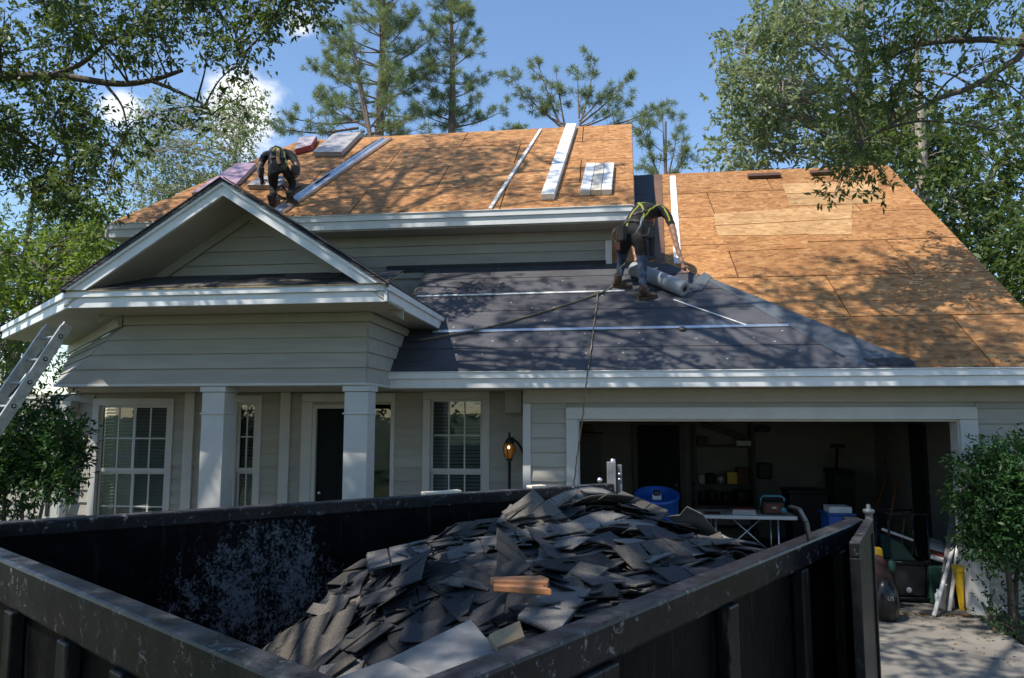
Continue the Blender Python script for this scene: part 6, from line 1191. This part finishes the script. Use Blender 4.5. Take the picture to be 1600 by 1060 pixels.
# --- right background trees
rb_ = fill((1110, 0, 1330, 150), 19, 22, 36, 250, 1.5, lambda x, y: x > 1165 - .30 * y) + fill((1085, 140, 1420, 300), 19, 32, 36, 260, 1.5, lambda x, y: x > 1125 - .2 * (y - 140) and y < 290)
tree('tall_tree', 'tall pale leaved tree rising behind the right ridge beside open sky', [Vector((7.4, 20, 0)), Vector((7.2, 20, 6)), Vector((7.0, 19.6, 12)), Vector((7.0, 19.4, 16))], .3, rb_, (.18, .08), 10, .42, 'leaf_pale', 'bark_pale', 14, group='trees around the house', sub=7)
rm = fill((1390, 180, 1640, 420), 17, 36, 40, 250, 1.5, lambda x, y: x > 1400 + .75 * (y - 250)) + fill((1330, 190, 1480, 300), 17.5, 8, 34, 240, 1, lambda x, y: x > 1370 or y < 240)
tx = onY(1440, 300, 16.8).x
tree('tall_tree', 'tree with a straight pale trunk behind the right slope of the garage', [Vector((tx + .1, 16.8, 0)), Vector((tx, 16.8, 6)), onY(1438, 200, 16.8), onY(1430, 60, 16.8)], .24, rm, (.17, .078), 10, .40, 'leaf_oak', 'bark_pale', 15, group='trees around the house', limbs=[([Vector((13, 17, 5)), onY(1600, 262, 17), onY(1540, 290, 17), onY(1490, 320, 17), onY(1470, 330, 17)], .09)])
rl = fill((1480, 380, 1660, 500), 15.5, 14, 44, 380, 1, lambda x, y: x > 1500 + .8 * (y - 390))
tree('small_tree', 'low dark tree filling the gap at the right edge beyond the roof', [Vector((10.5, 15.5, 0)), Vector((10.3, 15.5, 3)), Vector((10.2, 15.5, 5))], .18, rl, (.14, .055), 9, .4, 'leaf_oak', 'bark', 16, group='trees around the house')
# --- left background trees
lm = fill((215, 165, 395, 310), 22, 28, 31, 220, 1.5, lambda x, y: abs(x - 300) < 105 - .0 * y and y < 330 - .35 * max(0, x - 270))
lm += fill((180, 230, 330, 330), 22, 10, 30, 230, 1.2)
tree('slender_tree', 'slender pale green tree behind the left slope of the upper roof', [Vector((-12.2, 22, 0)), Vector((-12.1, 22, 6)), Vector((-12.3, 22, 9)), Vector((-12.0, 22, 12))], .2, lm, (.15, .06), 8, .5, 'leaf_pale', 'bark_pale', 17, group='trees around the house', sub=8)
ll = fill((-40, 350, 195, 480), 14.5, 24, 32, 300, 1.2, lambda x, y: y > 345 + .0 * x and x < 200 - .35 * (y - 350) + 0) + [cl_px(120, 365, 14.5, 26, 200), cl_px(165, 385, 14.5, 28, 220), cl_px(85, 395, 14.5, 30, 260)]
tree('lime_tree', 'sunlit yellow green small tree left of the porch roof', [Vector((-12.8, 14.5, 0)), Vector((-12.6, 14.5, 3)), Vector((-12.4, 14.5, 6))], .14, ll, (.13, .07), 8, .4, 'leaf_lime', 'bark', 18, group='trees around the house')
l2 = fill((-60, 320, 130, 560), 19, 24, 44, 380, 1.2, lambda x, y: x < 120 or y > 400) + fill((-60, 470, 100, 640), 15.5, 12, 40, 330, .8)
tree('dark_tree', 'dark green tree at the left edge behind the yellow green one', [Vector((-17.2, 19, 0)), Vector((-17, 19, 5)), Vector((-16.8, 19, 9))], .24, l2, (.16, .065), 9, .45, 'leaf_dark', 'bark', 19, group='trees around the house')
# --- shrubs
def shrub(name, label, base, clumps, leaf, mat, seed, stems):
    t = thing(name, label, 'shrub', base, 'shrubs by the house'); mb = MB()
    for s_ in stems: pts = curve_pts(s_, 4); mb.tube(pts, [.028 * (1 - .5 * i / (len(pts) - 1)) for i in range(len(pts))], 7, False)
    branches(mb, [p for s_ in stems for p in curve_pts(s_, 4)][3:], clumps, .018, seed, 5, 6); mb.build('stems', 'bark', t, True)
    P, D, TW = spray_points(clumps, 9, .20, seed, .2); leaves('foliage', P, D, leaf[0], leaf[1], mat, t, .05, seed); return t
sb = fill((1530, 720, 1650, 850), 8.55, 40, 27, 420, .3) + fill((1565, 850, 1650, 885), 8.5, 5, 20, 150, .2) + [cl_px(1512, 742, 8.5, 22, 300), cl_px(1520, 800, 8.4, 22, 300), cl_px(1530, 770, 8.4, 24, 340), cl_px(1545, 735, 8.4, 24, 340), cl_px(1550, 815, 8.4, 24, 320), cl_px(1500, 765, 8.45, 14, 110), cl_px(1555, 720, 8.6, 22, 230), cl_px(1595, 710, 8.6, 24, 260), cl_px(1515, 775, 8.45, 18, 170), cl_px(1500, 735, 8.45, 9, 40), cl_px(1545, 840, 8.5, 14, 90)]
sx = onY(1578, 960, 8.6)
shrub('shrub', 'dense green shrub with bare stems growing at the right garage jamb', (sx.x, 8.6, 0), sb, (.062, .026), 'leaf_shrub', 21, [[(sx.x, 8.6, 0), (sx.x + .02, 8.62, .5), (sx.x - .03, 8.6, 1.1), (sx.x - .15, 8.55, 1.6)], [(sx.x + .06, 8.62, 0), (sx.x + .12, 8.65, .6), (sx.x + .2, 8.6, 1.3)], [(sx.x + .02, 8.55, 0), (sx.x - .02, 8.5, .5), (sx.x - .12, 8.4, 1.0)]])
sb2 = [cl_px(1562, 952, 8.7, 12, 60), cl_px(1568, 975, 8.55, 16, 120), cl_px(1585, 985, 8.4, 20, 150), cl_px(1605, 965, 8.5, 20, 150), cl_px(1550, 930, 8.75, 9, 30)]
shrub('low_shrub', 'low leafy seedling at the foot of the right jamb under the shrub', (sx.x - .1, 8.5, 0), sb2, (.06, .026), 'leaf_shrub', 22, [[(sx.x - .15, 8.6, 0), (sx.x - .2, 8.6, .15), (sx.x - .25, 8.65, .3)]])
sl_ = fill((-30, 665, 105, 760), 7.85, 26, 24, 420, .4, lambda x, y: x < 110) + [cl_px(60, 640, 7.95, 24, 300), cl_px(30, 655, 7.95, 24, 300), cl_px(85, 690, 7.85, 22, 300), cl_px(112, 700, 7.85, 16, 170), cl_px(95, 730, 7.85, 18, 170), cl_px(20, 780, 7.85, 26, 260), cl_px(50, 770, 7.85, 20, 130), cl_px(70, 625, 8.0, 20, 180)]
bx_ = onY(30, 800, 7.85)
shrub('shrub', 'rounded glossy shrub under the ladder left of the porch window', (bx_.x, 7.85, 0), sl_, (.085, .03), 'leaf_shrub', 23, [[(bx_.x, 7.85, 0), (bx_.x + .05, 7.85, .9), (bx_.x, 7.85, 1.6)], [(bx_.x + .1, 7.855, 0), (bx_.x + .25, 7.85, 1.0), (bx_.x + .4, 7.85, 1.8)], [(bx_.x - .1, 7.85, 0), (bx_.x - .2, 7.85, 1.2), (bx_.x - .2, 7.85, 1.9)]])
# --- pines
def pine(label, trunk, r0, whorls, seed, tuft=.24, needles=80, group='pines behind the house', extra=()):
    """whorls: list of branch polylines (start, end) already in the world"""
    t = thing('pine_tree', label, 'pine', trunk[0], group); tp = curve_pts(trunk, 6); k = len(tp); MB().tube(tp, [r0 * (1 - .72 * i / (k - 1)) for i in range(k)], 10, False).build('trunk', 'bark_pine', t, True)
    rr = random.Random(seed); r = np.random.default_rng(seed); bm_ = MB(); T = []
    for a, b in whorls:
        a, b = Vector(a), Vector(b); L_ = (b - a).length; d = (b - a).normalized(); pts = curve_pts([a, a.lerp(b, .5) - Vector((0, 0, .06 * L_)), b], 4); rb = .012 + .014 * L_; bm_.tube(pts, [rb * (1 - .8 * i / (len(pts) - 1)) for i in range(len(pts))], 5, False); T.append((b, d))
        ns = max(3, int(L_ * 3.4))
        for j in range(ns):
            f = rr.uniform(.32, 1); s_ = pts[min(len(pts) - 1, int(f * len(pts)))]; dd = (d + Vector((rr.gauss(0, .75), rr.gauss(0, .75), rr.gauss(.25, .5)))).normalized(); e = s_ + dd * rr.uniform(.3, .75) * (1.15 - .45 * f) * min(1.3, .5 + L_ * .22)
            bm_.tube([s_, e], [.012, .007], 4, False); T.append((e, dd))
            if rr.random() < .6: e2 = s_.lerp(e, .6) + Vector((rr.gauss(0, .2), rr.gauss(0, .2), rr.gauss(.1, .15))); T.append((e2, (e2 - s_).normalized()))
    bm_.build('branches', 'bark_pine', t, True)['kind'] = 'stuff'
    n = len(T); C_ = np.array([tuple(x[0]) for x in T]); D_ = np.array([tuple(x[1]) for x in T]); P = np.repeat(C_, needles, 0) - np.repeat(D_, needles, 0) * (r.uniform(0, .13, n * needles))[:, None]
    P += r.normal(0, .025, P.shape)
    Dv = np.repeat(D_, needles, 0) * .35 + r.normal(0, .62, (n * needles, 3)); Dv[:, 2] += .12
    leaves('crown', P, Dv, tuft, .016, 'needle', t, 0, seed, .2)
    return t
def whorls_auto(px, Y, levels, seed, n=4):
    """levels: (py, half width px, rise px)"""
    rr = random.Random(seed); o = []
    for py, hw, rise in levels:
        for k in range(n):
            a = k * 2 * math.pi / n + rr.uniform(-.5, .5); st = onY(px, py, Y); w = hw / F_PX * Y * rr.uniform(.7, 1.12); o.append((st, st + Vector((math.cos(a) * w, math.sin(a) * w * .8, rise / F_PX * Y * rr.uniform(.5, 1.3)))))
    return o
PYN = 27
pine('tallest pine, left of the three behind the upper ridge', [(onY(594, 640, PYN).x, PYN, 0), onY(592, 230, PYN), onY(597, 100, PYN), onY(600, -60, PYN)], .26, whorls_auto(596, PYN, [(200, 112, 18), (180, 120, 26), (158, 118, 34), (132, 112, 38), (106, 100, 40), (82, 90, 42), (58, 80, 44), (34, 70, 44), (10, 60, 44), (-16, 45, 40), (-40, 30, 36)], 31, 5), 31)
pine('conical pine in the middle behind the upper ridge', [(onY(706, 640, PYN + 1).x, PYN + 1, 0), onY(706, 240, PYN + 1), onY(707, 120, PYN + 1), onY(704, 2, PYN + 1)], .22, whorls_auto(706, PYN + 1, [(196, 62, 14), (176, 74, 20), (154, 70, 26), (130, 66, 30), (106, 58, 30), (84, 50, 30), (60, 40, 28), (38, 30, 24), (18, 18, 18)], 32, 5) + [(onY(706, 200, 28), onY(790, 172, 28)), (onY(706, 190, 28), onY(640, 150, 28)), (onY(706, 210, 28), onY(810, 200, 28))], 32)
P3 = 25
sp = [(onY(882, 210, P3), onY(838, 92, P3)), (onY(880, 200, P3), onY(800, 122, P3)), (onY(884, 205, P3), onY(868, 108, P3)), (onY(905, 200, P3), onY(930, 96, P3)), (onY(905, 195, P3), onY(985, 118, P3)), (onY(908, 200, P3), onY(985, 160, P3)), (onY(905, 185, P3), onY(902, 110, P3)), (onY(882, 195, P3), onY(815, 150, P3)), (onY(905, 205, P3), onY(1035, 165, P3)), (onY(908, 205, P3), onY(1010, 182, P3)), (onY(905, 190, P3), onY(955, 130, P3)), (onY(882, 205, P3), onY(850, 170, P3)), (onY(900, 200, P3), onY(950, 175, P3))]
pine('wide open pine with forked stems right of the middle pine', [(onY(893, 640, P3).x, P3, 0), onY(893, 330, P3), onY(890, 240, P3), onY(884, 200, P3)], .2, sp, 33, tuft=.22, needles=80, extra=())
sp = [(onY(1040, 300, 24), onY(1000, 190, 24)), (onY(1040, 290, 24), onY(1035, 175, 24)), (onY(1040, 290, 24), onY(1060, 200, 24)), (onY(1040, 310, 24), onY(1015, 230, 24)), (onY(1040, 310, 24), onY(1062, 245, 24)), (onY(1040, 320, 24), onY(1010, 262, 24)), (onY(1042, 310, 24), onY(1075, 215, 24))]
pine('short pine just right of the upper roof end', [(onY(1040, 640, 24).x, 24, 0), onY(1040, 380, 24), onY(1040, 300, 24), onY(1040, 190, 24)], .12, sp, 34, tuft=.22, needles=80)
sp = [(onY(580, 222, 23), onY(548, 60, 23)), (onY(575, 200, 23), onY(505, 150, 23)), (onY(560, 130, 23), onY(510, 90, 23)), (onY(575, 205, 23), onY(620, 130, 23)), (onY(560, 190, 23), onY(455, 185, 23)), (onY(560, 200, 23), onY(430, 200, 23)), (onY(565, 180, 23), onY(535, 150, 23)), (onY(570, 205, 23), onY(500, 205, 23)), (onY(572, 210, 23), onY(640, 185, 23)), (onY(575, 214, 23), onY(660, 200, 23))]
pine('leaning dark stemmed pine in front of the tallest pine', [(onY(590, 640, 23).x, 23, 0), onY(588, 330, 23), onY(582, 230, 23), onY(550, 60, 23)], .12, sp, 35, tuft=.22, needles=80)
# --- trees across the street, behind the camera (seen only in the window panes)
for k, (x, y, s_) in enumerate(((-13, -26, 24), (2, -28, 25), (15, -27, 26))):
    cc = [((x + rc.uniform(-4, 4), y + rc.uniform(-2, 2), rc.uniform(3, 11)), (1.8, 1.6, 1.4), 260) for _ in range(16)]
    tree('street_tree', ['street tree across the road, left of the three', 'street tree across the road opposite the house', 'street tree across the road, right of the three'][k], [Vector((x, y, 0)), Vector((x, y, 4)), Vector((x + .3, y, 9))], .3, cc, (.24, .12), 9, .5, 'leaf_lime', 'bark', 40 + k, group='trees across the street', sub=3)
for k, (x, y) in enumerate(((-15, -8), (-8.5, -10.5), (-2, -9.5), (4.5, -10.5), (11, -8.5))):  # unseen trees added to keep skylight off the facade and dumpster
    cc = [((x + rc.uniform(-3.2, 3.2), y + rc.uniform(-1.6, 1.6), rc.uniform(2.2, 12)), (1.7, 1.4, 1.4), 330) for _ in range(20)]
    tree('skylight_block_tree', ['added tree blocking skylight, farthest left behind the viewer', 'added tree blocking skylight, second from the left behind the viewer', 'added tree blocking skylight, straight behind the viewer', 'added tree blocking skylight, right of the driveway behind the viewer', 'added tree blocking skylight, farthest right behind the viewer'][k], [Vector((x, y, 0)), Vector((x, y, 4)), Vector((x + .3, y, 10))], .26, cc, (.26, .13), 9, .5, 'leaf_oak', 'bark', 60 + k, group='added skylight blocking trees', sub=3)
# fallen leaves at the garage threshold and over the driveway
n = 230; r = np.random.default_rng(5); px_ = np.concatenate([r.uniform(3.2, 4.3, 150), r.uniform(3.4, 4.6, 80)]); py_ = np.concatenate([r.normal(9.24, .03, 150), r.uniform(7.2, 9.2, 80)])
M['leaf_fallen'] = leafmat('leaf_fallen', (.10, .05, .02), (.30, .15, .05), .1)
lf = leaves('fallen_leaves', np.stack([px_, py_, np.full(n, .006)], 1), np.concatenate([r.normal(0, 1, (n, 2)), np.zeros((n, 1))], 1), .04, .022, 'leaf_fallen', None, 0, 6, 3.0); tag(lf, 'dry brown leaves scattered along the garage threshold and driveway', 'leaves', kind='stuff')
